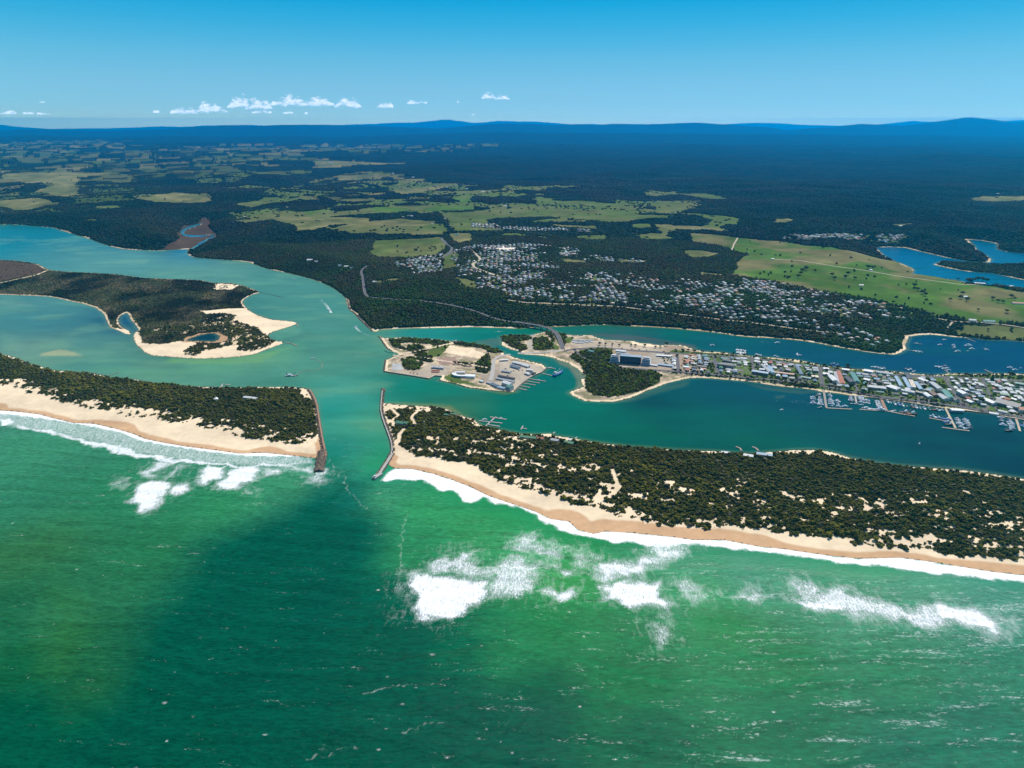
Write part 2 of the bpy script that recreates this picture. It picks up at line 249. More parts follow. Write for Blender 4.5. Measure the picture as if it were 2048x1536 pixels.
def cover(X,Y):
    """base colour, tree density, tree kind (1 coastal scrub, 2 forest, 3 heath, 4 town/field trees), forest mask"""
    wob=lambda s,a,sc:(fbm(X/sc,Y/sc,s,3)-.5)*a
    r=np.hypot(X,Y)
    jx=X+wob(101,30,40);jy=Y+wob(103,30,40)
    k=sst(2500,8000,r)
    jx=jx+k*wob(111,260,300);jy=jy+k*wob(113,260,300)
    d=sdf(X,Y);I=lid(X,Y)
    n1=fbm(X/60,Y/60,201,4);n2=fbm(X/14,Y/14,203,3);n3=fbm(X/9,Y/9,205,2)
    C=np.empty(X.shape+(3,));D=np.zeros(X.shape);K=np.full(X.shape,2.)
    C[:]=FLOOR;D[:]=1.0
    def setc(m,c,den=None,kind=None):
        C[m]=c
        if den is not None:D[m]=den
        if kind is not None:K[m]=kind
    main=I==1
    # forest with natural small clearings
    g=fbm(X/700,Y/700,301,4)
    # patchwork farmland far inland
    pz=inside(jx,jy,PATCHY)|inside(jx,jy,PATCH2)
    cw=420.0
    cx=X*.88+Y*.47+wob(401,420,420);cy=(Y*.88-X*.47)*.7+wob(403,420,420)
    ix=np.floor(cx/cw);iy=np.floor(cy/(cw*1.0))
    h1=hsh(ix,iy,5);h2=hsh(ix,iy,6);h3=hsh(ix,iy,7)
    fx=np.abs(cx/cw-ix-.5)*2;fy=np.abs(cy/cw-iy-.5)*2
    edge=np.maximum(fx,fy)
    fld=pz&(fbm(X/900,Y/900,405,3)+.35*(h1-.5)>.45)&(edge<.90-.1*(fbm(X/300,Y/300,443,2)>.5))
    cc=np.where((h2<.35)[...,None],np.array(OLIVE),np.where((h2<.75)[...,None],np.array(GREEN),np.array(DRY)))*(.55+.4*h3)[...,None]
    C[fld]=cc[fld];D[fld]=.07;K[fld]=4
    op=main&inside(jx,jy,OPENC)&(fbm(X/260,Y/330,431,4)>.535)&(d>200)
    oc_=np.where((g>.5)[...,None],np.array(OLIVE),np.array(GREEN))*(.8+.4*n1)[...,None];C[op]=oc_[op];D[op]=.04;K[op]=4
    sp=fld&(r>7600)&(vn(X/230,Y/420,441)>.66);C[sp]=np.array(FLOOR)*.7
    m=main&inside(jx,jy,MARSH);C[m]=np.array(BROWN);D[m]=0
    for P in URBAN:
        m=main&inside(jx,jy,P)
        u=np.clip(.22+.95*sst(.45,.63,fbm(X/85,Y/85,991,3)),0,1)
        cu=np.where((n2<.42)[...,None],np.array(DRY)*.8,np.where((n2<.62)[...,None],np.array(LAWN),np.array(FLOOR)*1.6))
        C[m]=cu[m];D[m]=u[m]*.9;K[m]=4
    for c,P in FIELDS:
        m=main&inside(jx,jy,P)
        b=fbm(X/170,Y/170,411,4);t=sst(.38,.62,b)[...,None]
        cc=np.array(c)*(1-t)+np.array(OLIVE if c in(GREEN,BRIGHT) else DRY if c is OLIVE else OLIVE)*t
        if c is OLIVE and len(P)>30:
            cc=np.array(DRY)*.82*(1-t)+np.array(BRIGHT)*.85*t
        cc=cc*((.66+.6*n1)*(.72+.56*fbm(X/240,Y/330,413,3)))[...,None]
        C[m]=cc[m];D[m]=np.where(b>.68,.02,.0008)[m];K[m]=4
    # mainland shore strip
    m=main&(d<(3+8*n1+.0022*r)*sst(.40,.58,fbm(X/170,Y/170,471,3))+1.5)&~inside(X,Y,NOSAND);C[m]=np.array(SAND)*.8;D[m]=0
    bs=W_BEACHY(X,Y)
    m=main&(d<bs);C[m]=np.array(SAND2);D[m]=0
    # low islands
    m=I==4
    t=sst(.42,.6,fbm(X/110,Y/70,501,4))[...,None]
    t=t*(.35+.65*inside(X,Y,RBROWN2))[...,None] if 0 else t*.55;hc=(np.array(HEATH)*(1-t)+np.array(BROWN)*.8*t)*(.35+1.5*sst(.32,.68,fbm(X/75,Y/110,503,5)))[...,None]
    C[m]=hc[m];D[m]=(.95-.6*t[...,0])[m];K[m]=3;sw=(.0017*r+1.5)*sst(.35,.6,n1+.12)+1
    m=(I==4)&((d<sw)|(inside(X,Y,RBROWN)));C[m]=np.where((d<sw)[...,None],np.array(SAND),np.array(BROWN))[m];D[m]=.05
    scr=(I==4)&inside(jx,jy,RSCRUB);D[scr]=(.25+.75*sst(.4,.5,n2))[scr];K[scr]=1;C[scr]=np.where((n2>.46)[...,None],np.array(FLOOR)*1.4,np.array(SAND))[scr]
    for ii in (5,6):
        m=I==ii
        C[m]=SAND2;D[m]=0;K[m]=1
        v=inside(X+wob(511,26,18),Y+wob(513,26,18),VEG[ii])
        dv=DV[ii](X,Y)
        if ii==5: thr=sst(2,70,dv)*.44+.30
        else: thr=sst(0,60,dv)*.04+.40+.5*sst(215,300,dv)*0
        patch=fbm(X/38,Y/19,521,4)*.54+fbm(X/6.5,Y/6.5,523,2)*.46
        if ii==6: lim=.408-.25*sst(130,240,dv)+.03*(1-sst(0,50,dv))
        else: lim=.52-.42*sst(15,95,dv)
        veg=m&v&(patch>lim)
        C[veg]=np.array((.05,.055,.022));D[veg]=1;
        ed=m&v&~veg;C[ed]=np.array(SAND2);
        # wet sand by the surf
        ws=sst(0,1,(d-(7+9*fbm(X/38,Y/38,531,3)+16*sst(.45,.7,vn(X/120,Y/120,533))))/6)
        oc=m&(~v)&(Y<OCY(X))
        w3=ws[...,None]
        cc=np.array(WET)*(1-w3)+C*w3
        C[oc]=cc[oc]
    m=main&inside(jx,jy,MIDSUB);C[m]=np.where((n2<.42)[...,None],np.array(DRY)*.8,np.array(FLOOR)*1.6)[m];D[m]=.8
    m=(I==2)|(I==3)
    t=sst(.4,.6,n2)[...,None]
    cc=np.array(DIRT)*(1-t)+np.array(SAND2)*.75*t
    t=sst(.46,.6,fbm(X/22,Y/22,541,4))[...,None];cc=cc*(1-t*.75)+np.array((.17,.165,.075))*t*.75
    C[m]=cc[m];D[m]=0;K[m]=4
    tw=(I==2)&inside(X,Y,TOWN)
    cc=np.where((n2<.40)[...,None],np.array(GRAVEL),np.where((n2<.66)[...,None],np.array(LAWN),np.array(FLOOR)*3.0))
    C[tw]=cc[tw];
    ash=(I==2)&inside(X,Y,CLEAR);C[ash]=(np.array(DIRT)*.9+np.array(GRAVEL)*.1)
    m=((I==2)|(I==3))&(d<9);C[m]=np.array(SAND2);D[m]=0
    for c,P in PAVED:
        q=((I==2)|(I==3))&inside(X+wob(607,5,9),Y+wob(609,5,9),P);C[q]=(np.array(c)*(.85+.3*n2)[...,None])[q];D[q]=0
    for P in BLAWN:
        m=((I==2)|(I==3))&inside(jx*.0+X+wob(601,8,12),Y+wob(603,8,12),P);C[m]=(np.array(GREEN)*(.8+.4*n1)[...,None])[m];D[m]=.03
    for q,P in enumerate(BTREES):
        m=((I==2)|(I==3))&inside(X+wob(601,10,14),Y+wob(603,10,14),P)
        C[m]=np.array(FLOOR)*1.4;D[m]=.95;K[m]=1
    for q,P in enumerate(SANDS):
        a=14 if q>0 else 4
        m=(I>0)&inside(X+wob(701,a,12),Y+wob(703,a,12),P)
        br=n3>.62 if q not in(0,1,2,4,5) else n3>2
        C[m]=np.array(SAND2);D[m]=np.where(br,.8,0)[m]
        if q==0: C[m]=np.array((.8,.72,.6))
        if q==4: C[m]=np.array(WET)*.8
    for P,w in PATHS:
        dd=pdist(X,Y,P,False,40);m=(I>0)&(dd<w*.5+1.5*n3);C[m]=np.array(SAND2)*.95;D[m]=0
        m=(I>0)&(dd<w*.5+3.5);D[m]=0
    # far forest keeps its canopy colour where single crowns stop
    return C,D,K,fld
def mkdv(P):
    cache={}
    def f(X,Y):return pdist(X,Y,P,False,320.)
    return f
DV={5:mkdv(W("640 886 581 886 513 877 461 868 410 856 359 846 307 834 256 830 205 818 137 807 68 784 0 768 -300 740 -1000 660")),
    6:mkdv(W("2400 1170 2048 1120 1987 1115 1904 1107 1821 1099 1738 1088 1655 1078 1573 1068 1531 1059 1448 1057 1366 1053 1303 1043 1240 1035 1194 1019 1147 1007 1100 991 1059 979 1022 968 990 960 981 947 950 929 912 922 866 916 831 910"))}
# centre line of the two spits: ocean side lies nearer to the camera
_oc=W("-1100 655 -300 757 0 765 300 820 625 860 780 900 900 900 1000 935 1300 980 1700 1020 2048 1060 2500 1130 3400 1280")
def OCY(X):
    return np.interp(X,_oc[:,0],_oc[:,1])
RBROWN=W("-700 518 0 521 75 529 92 538 78 547 0 562 -700 560")
RSCRUB=W("395 645 430 632 455 628 470 640 500 655 520 660 540 680 555 684 520 698 480 708 400 712 372 706 380 695 400 688 440 688 460 678 450 665 400 664 350 668 290 662 330 655")
TOWN=W("1325 703 1500 712 1640 731 1830 749 2048 750 2700 780 2700 900 2048 832 1900 815 1700 786 1500 760 1400 752 1325 745")
_bl=[(W(s),w) for s,w in (("752 663 800 658 900 656 1010 657",13),("1170 652 1255 653",6),("1440 668 1480 672 1530 675",11),("1600 682 1660 691 1730 704 1795 709 1812 698",11),("1818 673 1860 669 1910 674",8),("250 499 375 499",7),("694 600 712 628 745 662",5))]
def W_BEACHY(X,Y):
    b=np.zeros(X.shape)
    for P,w in _bl:
        dd=pdist(X,Y,P,False,60);b=np.maximum(b,np.where(dd<34,w,0))
    return b
HZK=2.7e-5;HZC=(.0,.26,.69)
# ------------------------------------------------------------------ node helpers
def newmat(name):
    m=bpy.data.materials.new(name);m.use_nodes=True
    nt=m.node_tree;b=nt.nodes['Principled BSDF'];return m,nt,b
class NB:
    def __init__(s,nt):s.nt=nt
    def n(s,t,**k):
        o=s.nt.nodes.new(t)
        for a,v in k.items():
            if a.startswith('i_'):
                key=a[2:];key=int(key) if key.isdigit() else key.replace('_',' ')
                if hasattr(v,'is_output'):s.nt.links.new(v,o.inputs[key])
                else:o.inputs[key].default_value=v
            else:setattr(o,a,v)
        return o
    def math(s,op,a,b=0.0,c=None,clamp=False):
        o=s.n('ShaderNodeMath',operation=op,use_clamp=clamp)
        for i,v in enumerate((a,b,c)):
            if v is None:continue
            if hasattr(v,'is_output'):s.nt.links.new(v,o.inputs[i])
            else:o.inputs[i].default_value=v
        return o.outputs[0]
    def mix(s,f,a,b,mode='MIX'):
        o=s.n('ShaderNodeMix',data_type='RGBA',blend_type=mode)
        for k,v in ((0,f),(6,a),(7,b)):
            if hasattr(v,'is_output'):s.nt.links.new(v,o.inputs[k])
            else:o.inputs[k].default_value=v
        return o.outputs[2]
    def ramp(s,f,pts):
        o=s.n('ShaderNodeValToRGB');cr=o.color_ramp
        while len(cr.elements)<len(pts):cr.elements.new(.5)
        for e,(p,c) in zip(cr.elements,pts):
            e.position=p;e.color=(c,c,c,1) if not isinstance(c,tuple) else c+(1,)
        s.nt.links.new(f,o.inputs[0]);return o.outputs[0]
    def noise(s,vec,scale,detail=3,rough=.55,dist=0.0):
        o=s.n('ShaderNodeTexNoise');s.nt.links.new(vec,o.inputs['Vector'])
        o.inputs['Scale'].default_value=scale;o.inputs['Detail'].default_value=detail;o.inputs['Roughness'].default_value=rough;o.inputs['Distortion'].default_value=dist
        return o.outputs[0]
    def pos(s):return s.n('ShaderNodeNewGeometry').outputs['Position']
    def attr(s,nm):return s.n('ShaderNodeAttribute',attribute_name=nm)
    def mapping(s,vec,rot=(0,0,0),scale=(1,1,1)):
        o=s.n('ShaderNodeMapping');s.nt.links.new(vec,o.inputs[0]);o.inputs['Rotation'].default_value=rot;o.inputs['Scale'].default_value=scale
        return o.outputs[0]
    def link(s,a,b):s.nt.links.new(a,b)
def mesh_np(name,V,Fc,nv,mat=None,colors=None,attrs=None,smooth=False,parent=None):
    me=bpy.data.meshes.new(name)
    V=np.ascontiguousarray(V,np.float32);Fc=np.ascontiguousarray(Fc,np.int32)
    me.vertices.add(len(V));me.vertices.foreach_set('co',V.ravel())
    nf=len(Fc);me.loops.add(nf*nv);me.loops.foreach_set('vertex_index',Fc.ravel())
    me.polygons.add(nf);me.polygons.foreach_set('loop_start',np.arange(nf,dtype=np.int32)*nv)
    if smooth:me.polygons.foreach_set('use_smooth',np.ones(nf,bool))
    me.update(calc_edges=True)
    if colors is not None:
        a=me.color_attributes.new('Col','FLOAT_COLOR','POINT')
        c=np.ones((len(V),4),np.float32);c[:,:3]=colors;a.data.foreach_set('color',c.ravel())
    for k,v in (attrs or {}).items():
        a=me.attributes.new(k,'FLOAT','POINT');a.data.foreach_set('value',np.ascontiguousarray(v,np.float32))
    if mat:me.materials.append(mat)
    o=bpy.data.objects.new(name,me);COL.objects.link(o)
    if parent:o.parent=parent
    return o
def grid_faces(nr,nc,keep=None):
    a=np.arange((nr-1)*(nc-1));i=a//(nc-1);j=a%(nc-1);v=i*nc+j
    Fq=np.stack([v,v+1,v+nc+1,v+nc],1)
    if keep is not None:Fq=Fq[keep.ravel()]
    return Fq
def compact(V,Fq,*arrs):
    used=np.zeros(len(V),bool);used[Fq.ravel()]=True
    mp=np.cumsum(used)-1
    return (V[used],mp[Fq])+tuple(a[used] for a in arrs)
# ------------------------------------------------------------------ terrain sheet, finer where it is nearer
NAZ=1250
az=np.radians(np.linspace(-44,44,NAZ))
yrow=np.concatenate([np.arange(1262,640,-1.55),np.arange(640,440,-.8),np.arange(440,300,-1.55),np.arange(300,262,-.8)])
_,dy,dz=ray(np.full(len(yrow),CX),yrow);rr=CH*dy/(-dz)
ext=[rr[-1]*1.025]
while ext[-1]<87000:ext.append(ext[-1]*1.022)
rr=np.concatenate([rr,ext])
A,R=np.meshgrid(az,rr)
GX=R*np.sin(A);GY=R*np.cos(A)
GZ=height(GX,GY)
print('height',time.time()-T0)
GC,GD,GK,GF=cover(GX,GY)
print('cover',time.time()-T0)
gd=sdf(GX,GY)
keepv=(gd>-30)
kf=keepv[:-1,:-1]|keepv[1:,:-1]|keepv[:-1,1:]|keepv[1:,1:]
Vt=np.stack([GX,GY,GZ],-1).reshape(-1,3)
forest=np.clip(GD,0,1)*(GK>0)
CROWN_FAR=np.array((.009,.014,.010))
# where single crowns are no longer built the canopy itself is the ground colour
RFAR=8200.
ff=(sst(RFAR*.8,RFAR,R)*(forest>.5)*(GK==2))[...,None]
GC2=GC*(1-ff)+CROWN_FAR*ff
Fq=grid_faces(len(rr),NAZ,kf)
V,Fq,c,f=compact(Vt,Fq,GC2.reshape(-1,3),(forest*(GK==2)).reshape(-1))
m_land,nt,b=newmat('land');nb=NB(nt)
P=nb.pos();col=nb.attr('Col').outputs['Color'];fa=nb.attr('forest').outputs['Fac']
n1=nb.noise(P,.09,4);n2=nb.noise(P,.012,3);n3=nb.noise(P,.0035,5,.65)
v=nb.ramp(n1,[(.3,.78),(.7,1.2)]);v2=nb.ramp(n2,[(.3,.86),(.7,1.14)])
cc=nb.mix(nb.math('ADD',nb.math('MULTIPLY',fa,.7),.3),col,nb.mix(1.0,col,v,'MULTIPLY'));cc=nb.mix(1.0,cc,v2,'MULTIPLY')
n4=nb.noise(nb.mapping(P,(0,0,0),(.00035,.0004,1)),1.0,6,.7);cf4=nb.mix(nb.ramp(n4,[(.36,0.),(.64,1.)]),(.35,.5,.55,1),(2.3,1.9,1.5,1))
cf=nb.mix(nb.ramp(n3,[(.35,0.),(.65,1.)]),(.65,.8,.7,1),(1.35,1.15,1.0,1))
cc=nb.mix(fa,cc,nb.mix(1.0,nb.mix(1.0,cc,cf,'MULTIPLY'),cf4,'MULTIPLY'))
nb.link(cc,b.inputs['Base Color']);b.inputs['Roughness'].default_value=.95;b.inputs['Specular IOR Level'].default_value=0
h=nb.math('ADD',nb.math('MULTIPLY',nb.noise(P,.045,3,.7),nb.math('MULTIPLY',fa,16.)),nb.math('MULTIPLY',nb.noise(P,.12,3),.3))
h=nb.math('ADD',h,nb.math('MULTIPLY',nb.noise(P,.0042,4,.6),nb.math('MULTIPLY',fa,90.)))
bp=nb.n('ShaderNodeBump',i_Height=h,i_Strength=.8,i_Distance=1.0);nb.link(bp.outputs[0],b.inputs['Normal'])
ground=mesh_np('ground',V,Fq,4,m_land,c,{'forest':f},smooth=True);ground['kind']='structure'
ground['label']='sandy coast, farmland and wooded hills running back to blue ranges'
print('terrain',len(V),time.time()-T0)
# ------------------------------------------------------------------ water
WC=pp2=[ # px,py, colour seen
(50,480,0,118,135),(120,500,60,150,150),(250,520,85,172,160),(400,545,84,168,152),(0,500,30,135,145),(560,570,78,160,145),(640,640,78,164,150),(660,720,78,162,145),
(100,610,70,155,150),(75,640,48,140,148),(20,640,62,152,150),(190,680,72,158,150),(60,700,95,165,150),(300,745,92,168,145),(200,730,80,162,148),(450,740,84,165,146),(560,730,80,163,145),(560,760,70,158,140),
(600,620,72,158,145),(620,590,76,160,148),(680,790,75,165,145),(672,815,40,145,132),(700,850,72,162,136),(740,850,78,160,128),(680,900,36,135,120),(740,930,52,160,112),(700,930,50,150,120),
(380,640,0,80,95),(400,675,10,40,65),(400,480,0,95,150),(390,495,10,110,150),(250,645,10,70,110),
(740,700,72,158,140),(860,668,40,145,135),(960,668,28,130,115),(1000,690,15,120,115),(1060,665,22,120,100),(1200,660,20,110,92),(1300,675,45,95,98),(1330,672,8,105,95),(1220,670,60,100,100),(1440,685,4,95,105),(1600,710,0,82,105),(1850,720,0,76,108),(2000,700,0,75,110),(2040,740,0,74,105),
(830,775,25,130,112),(900,800,18,122,108),(1060,790,8,118,104),(1100,740,0,112,108),(1140,710,60,120,105),(1060,840,4,115,100),(1250,850,2,108,94),(1150,820,4,115,100),(1300,800,0,80,90),(1450,780,0,84,100),(1450,860,0,100,92),(1600,800,0,80,98),(1700,860,0,84,92),(1850,880,0,72,86),(2040,920,0,62,82),(1500,890,4,100,88),
(900,815,70,120,85),(960,860,10,110,95),(1300,885,8,100,88),
(1800,515,0,100,142),(1900,545,0,105,140),(2030,565,0,104,138),(2000,500,0,95,130),
(60,900,60,148,108),(60,1000,48,132,96),(250,980,42,136,92),(450,1010,44,142,92),(300,1100,38,122,80),(60,1100,52,118,72),(40,1200,40,112,74),(120,1230,44,120,82),(110,1310,36,110,72),(60,1330,24,102,64),(170,1400,34,104,66),(40,1450,8,88,68),(200,1500,14,92,76),
(560,970,60,155,110),(590,985,60,150,105),(640,1000,20,120,104),(700,1000,14,118,104),(680,1080,4,102,92),(560,1100,18,112,88),(500,1200,14,104,82),(640,1200,0,92,80),(420,1250,8,98,76),(500,1350,0,90,74),(650,1400,0,86,68),(400,1480,0,84,70),(700,1520,0,82,66),(900,1480,4,86,66),(760,1180,14,108,84),(750,1300,6,98,74),
(760,1000,62,160,112),(850,1020,48,160,98),(950,1060,50,158,94),(820,1110,40,142,92),(1050,1110,60,168,104),(900,1290,14,112,78),(1000,1260,30,134,84),(1100,1240,36,144,86),(1200,1250,42,146,90),(1130,1160,50,160,84),(1100,1400,12,108,80),(1050,1500,8,96,74),(1250,1350,26,136,84),(1300,1480,18,118,86),
(1400,1130,64,156,114),(1500,1150,68,154,118),(1450,1250,44,152,90),(1560,1330,40,142,90),(1600,1450,30,128,92),(1750,1130,72,160,118),(1700,1220,62,150,110),(1850,1180,76,158,124),(2000,1220,76,155,130),(1800,1340,46,142,100),(2000,1320,52,144,110),(1950,1450,40,132,104),(1800,1500,36,128,100),(1400,1180,54,158,100),(700,960,40,145,118)]
WC=np.array(WC,float);_m=(WC[:,1]<780)&(WC[:,0]<780)&(WC[:,2]>40);WC[_m,2]+=10+10*(WC[_m,1]<720)*(WC[_m,0]<450);WC[_m,3]-=11;WC[_m,4]-=15;_m=(WC[:,1]>1225)&(WC[:,0]>1080);WC[_m,2]-=10;WC[_m,3]-=13;WC[_m,4]-=10
wr=np.concatenate([np.arange(1690,560,-1.6),np.arange(560,395,-1.2)])
_,dy,dz=ray(np.full(len(wr),CX),wr);rw=CH*dy/(-dz)
azw=np.radians(np.linspace(-46,46,1180))
# a coarse skirt for the sea outside the picture
A,R=np.meshgrid(azw,np.concatenate([[40.,150.,260.,340.],rw]))
WX=R*np.sin(A);WY=R*np.cos(A)
wd=sdf(WX,WY);kv=(wd<14)
kf=kv[:-1,:-1]|kv[1:,:-1]|kv[:-1,1:]|kv[1:,1:]
cx,cy=g0(WC[:,0],WC[:,1]);cr=np.hypot(cx,cy);ca=np.arctan2(cx,cy)
lc=s2l(WC[:,2:5])
Rl=np.log(np.hypot(WX,WY))
cs=5;Rc=Rl[::cs,::cs];Ac=A[::cs,::cs]
acc=np.zeros(Rc.shape+(3,));ws=np.zeros(Rc.shape)
for i in range(len(WC)):
    q=(Ac-ca[i])**2+((Rc-math.log(cr[i]))*.9)**2
    w_=1/(q+4e-5)**1.6;acc+=w_[...,None]*lc[i];ws+=w_
wcc=(acc/ws[...,None])
for _ in range(6):
    wcc[1:-1,1:-1]=(wcc[1:-1,1:-1]*2+wcc[:-2,1:-1]+wcc[2:,1:-1]+wcc[1:-1,:-2]+wcc[1:-1,2:])/6
jw=7*(fbm(WX/110,WY/60,801,4)-.5);jw2=9*(fbm(WX/110,WY/60,803,4)-.5)
gi,gj=np.meshgrid(np.arange(WX.shape[0]),np.arange(WX.shape[1]),indexing='ij')
fi=np.clip((gi+jw2)/cs,0,Rc.shape[0]-1.001);fj=np.clip((gj+jw)/cs,0,Rc.shape[1]-1.001)
ii=fi.astype(int);jj=fj.astype(int);fi=(fi-ii)[...,None];fj=(fj-jj)[...,None]
wc=(wcc[ii,jj]*(1-fj)+wcc[ii,jj+1]*fj)*(1-fi)+(wcc[ii+1,jj]*(1-fj)+wcc[ii+1,jj+1]*fj)*fi
print('wcol',time.time()-T0)
def blend(mask,colr,k=1.0):
    global wc
    c=s2l(colr);mm=(mask*k)[...,None];wc=wc*(1-mm)+c*mm
def soft(P,w,jit=0,js=30,seed=900):
    """1 inside the polygon, fading over w metres across its outline"""
    out=np.zeros(WX.shape,np.float32);m=max(w,1)*2+jit
    (x0,y0),(x1,y1)=P.min(0)-m,P.max(0)+m
    I=np.nonzero(((WX>x0)&(WX<x1)&(WY>y0)&(WY<y1)).ravel())[0]
    if len(I)==0:return out
    X0=WX.ravel()[I];Y0=WY.ravel()[I];X,Y=X0,Y0
    if jit:
        X=X0+(fbm(X0/js,Y0/js,seed,4)-.5)*jit;Y=Y0+(fbm(X0/js,Y0/js,seed+1,4)-.5)*jit
    ins=inside(X,Y,P);d=pdist(X,Y,P,True,max(w,1)*2)
    out.ravel()[I]=np.where(ins,.5+.5*np.clip(d/w,0,1),.5-.5*np.clip(d/w,0,1))
    return out
def wz(s):
    P=pp(s);x,y=g0(P[:,0],P[:,1]);return np.stack([x,y],1)
PLUME=wz("655 930 690 960 700 1010 745 1050 755 1110 745 1160 770 1200 830 1230 880 1240 960 1250 900 1330 1000 1380 1100 1440 1120 1536 1120 1750 -100 1750 150 1500 230 1400 260 1300 320 1200 380 1120 480 1050 600 1000 650 975")
blend(soft(PLUME,45,90,80,911),(0,88,74),.8)
# shallow shelves: yellow-green rims, pale brown bars
shelf=[("100 1180 150 1195 172 1260 140 1335 112 1345 88 1290 108 1240",(54,122,52),.38,24),("15 1185 45 1250 40 1330 20 1300 5 1240",(0,88,62),.5,22),("80 1370 160 1400 250 1480 330 1545 200 1560 100 1440",(0,84,64),.5,30),("-40 1340 40 1380 110 1536 60 1600 -60 1500",(0,84,66),.5,25),("300 1330 420 1430 470 1540 400 1560 320 1420",(0,86,66),.4,30),("200 735 330 745 420 727 540 700 600 680 590 720 480 745 300 752",(105,170,130),.55,30),("345 716 440 718 545 704 575 695 520 726 400 728 330 725",(120,178,105),.6,10),
("85 706 120 699 150 704 165 712 120 712 80 712",(190,182,140),.85,6),("0 660 30 675 50 700 0 705",(118,165,140),.5,16),("0 603 50 603 60 612 0 612",(120,160,145),.5,10),("225 522 300 518 290 526 230 527",(120,170,145),.6,6),
("535 670 560 655 600 650 600 668 560 680",(105,170,140),.5,10),("840 812 900 812 930 835 960 848 940 838 905 822 870 815",(135,135,90),.8,7),("780 804 840 806 900 808 850 813 780 809",(110,135,95),.6,5),
("1225 805 1280 792 1320 776 1345 768 1380 762 1375 770 1310 790 1260 803",(75,115,105),.6,8),("1262 683 1330 693 1395 702 1390 690 1280 672 1180 666 1180 668",(86,98,100),.75,8),
("945 684 985 676 1010 680 1003 690 985 694",(95,115,105),.6,8),("1480 764 1540 775 1580 778 1640 784 1600 788 1530 780",(70,105,100),.6,6),("1550 792 1572 790 1568 797 1552 798",(70,100,100),.6,4),
("1100 876 1200 892 1300 898 1440 905 1440 900 1300 890 1200 882",(50,105,80),.6,6),("1640 900 1740 920 1900 936 2048 955 2048 950 1900 926 1740 910",(40,80,85),.6,6),
("1138 730 1165 745 1172 755 1160 758 1172 775 1150 782 1155 760 1140 740",(140,140,120),.6,5),("1105 712 1140 728 1160 745 1120 730",(120,125,105),.7,5),("1040 784 1010 790 985 785 960 780 1020 784",(100,125,80),.6,3),
("1320 692 1400 706 1500 715 1640 733 1640 728 1500 708 1400 697",(40,90,100),.6,5),("1700 740 1870 755 1870 748 1700 734",(25,70,95),.6,5)]
for s,c,k,w in shelf: blend(soft(wz(s),w,w*1.5,25,921),c,k)
# shallows follow the shore everywhere
blend(sst(.52,.72,fbm(WX/190+7,WY/110,821,4))*(WY>OCY(WX)+60)*(1-sst(-420,60,WX)),(128,178,140),.32)
blend(sst(.5,.75,fbm(WX/260,WY/80,825,4))*(WY>OCY(WX)+60)*sst(0,300,WX),(0,88,92),.35)
lag=1-sst(0,1,(-wd)/16)
blend(lag*((WY>OCY(WX))),(120,150,120),.33)
FO=np.zeros(WX.shape,np.float32)
def foam(s,k,w=5,jit=8,js=14):
    global FO
    FO=np.maximum(FO,soft(wz(s),w,jit,js,931)*k)
LSW="0 819 34 822 78 827 109 835 147 844 188 846 232 856 266 866 290 876 325 883 376 892 427 898 478 905 530 904 581 909 629 914 632 930 564 933 513 933 410 926 359 919 290 909 236 899 171 882 113 866 68 861 34 856 0 850 -300 800 -1100 690 -1100 655 -300 772"
foam(LSW,.60,10,22,26)
foam("0 819 34 822 78 827 109 835 147 844 188 846 232 856 266 866 290 876 325 883 376 892 427 898 478 905 530 904 581 909 630 914 581 914 478 911 376 898 290 884 232 864 188 854 78 836 0 828 -300 782 -1100 670 -1100 655 -300 772",1.1,4,10,12)
foam("34 850 68 857 113 862 171 877 236 894 290 905 359 915 410 921 480 928 564 930 620 924 564 936 480 934 400 930 340 922 285 914 225 904 171 888 113 870 68 864 34 858",.86,4,30,26)
foam("0 838 20 838 30 844 10 852 0 852",.9,3)
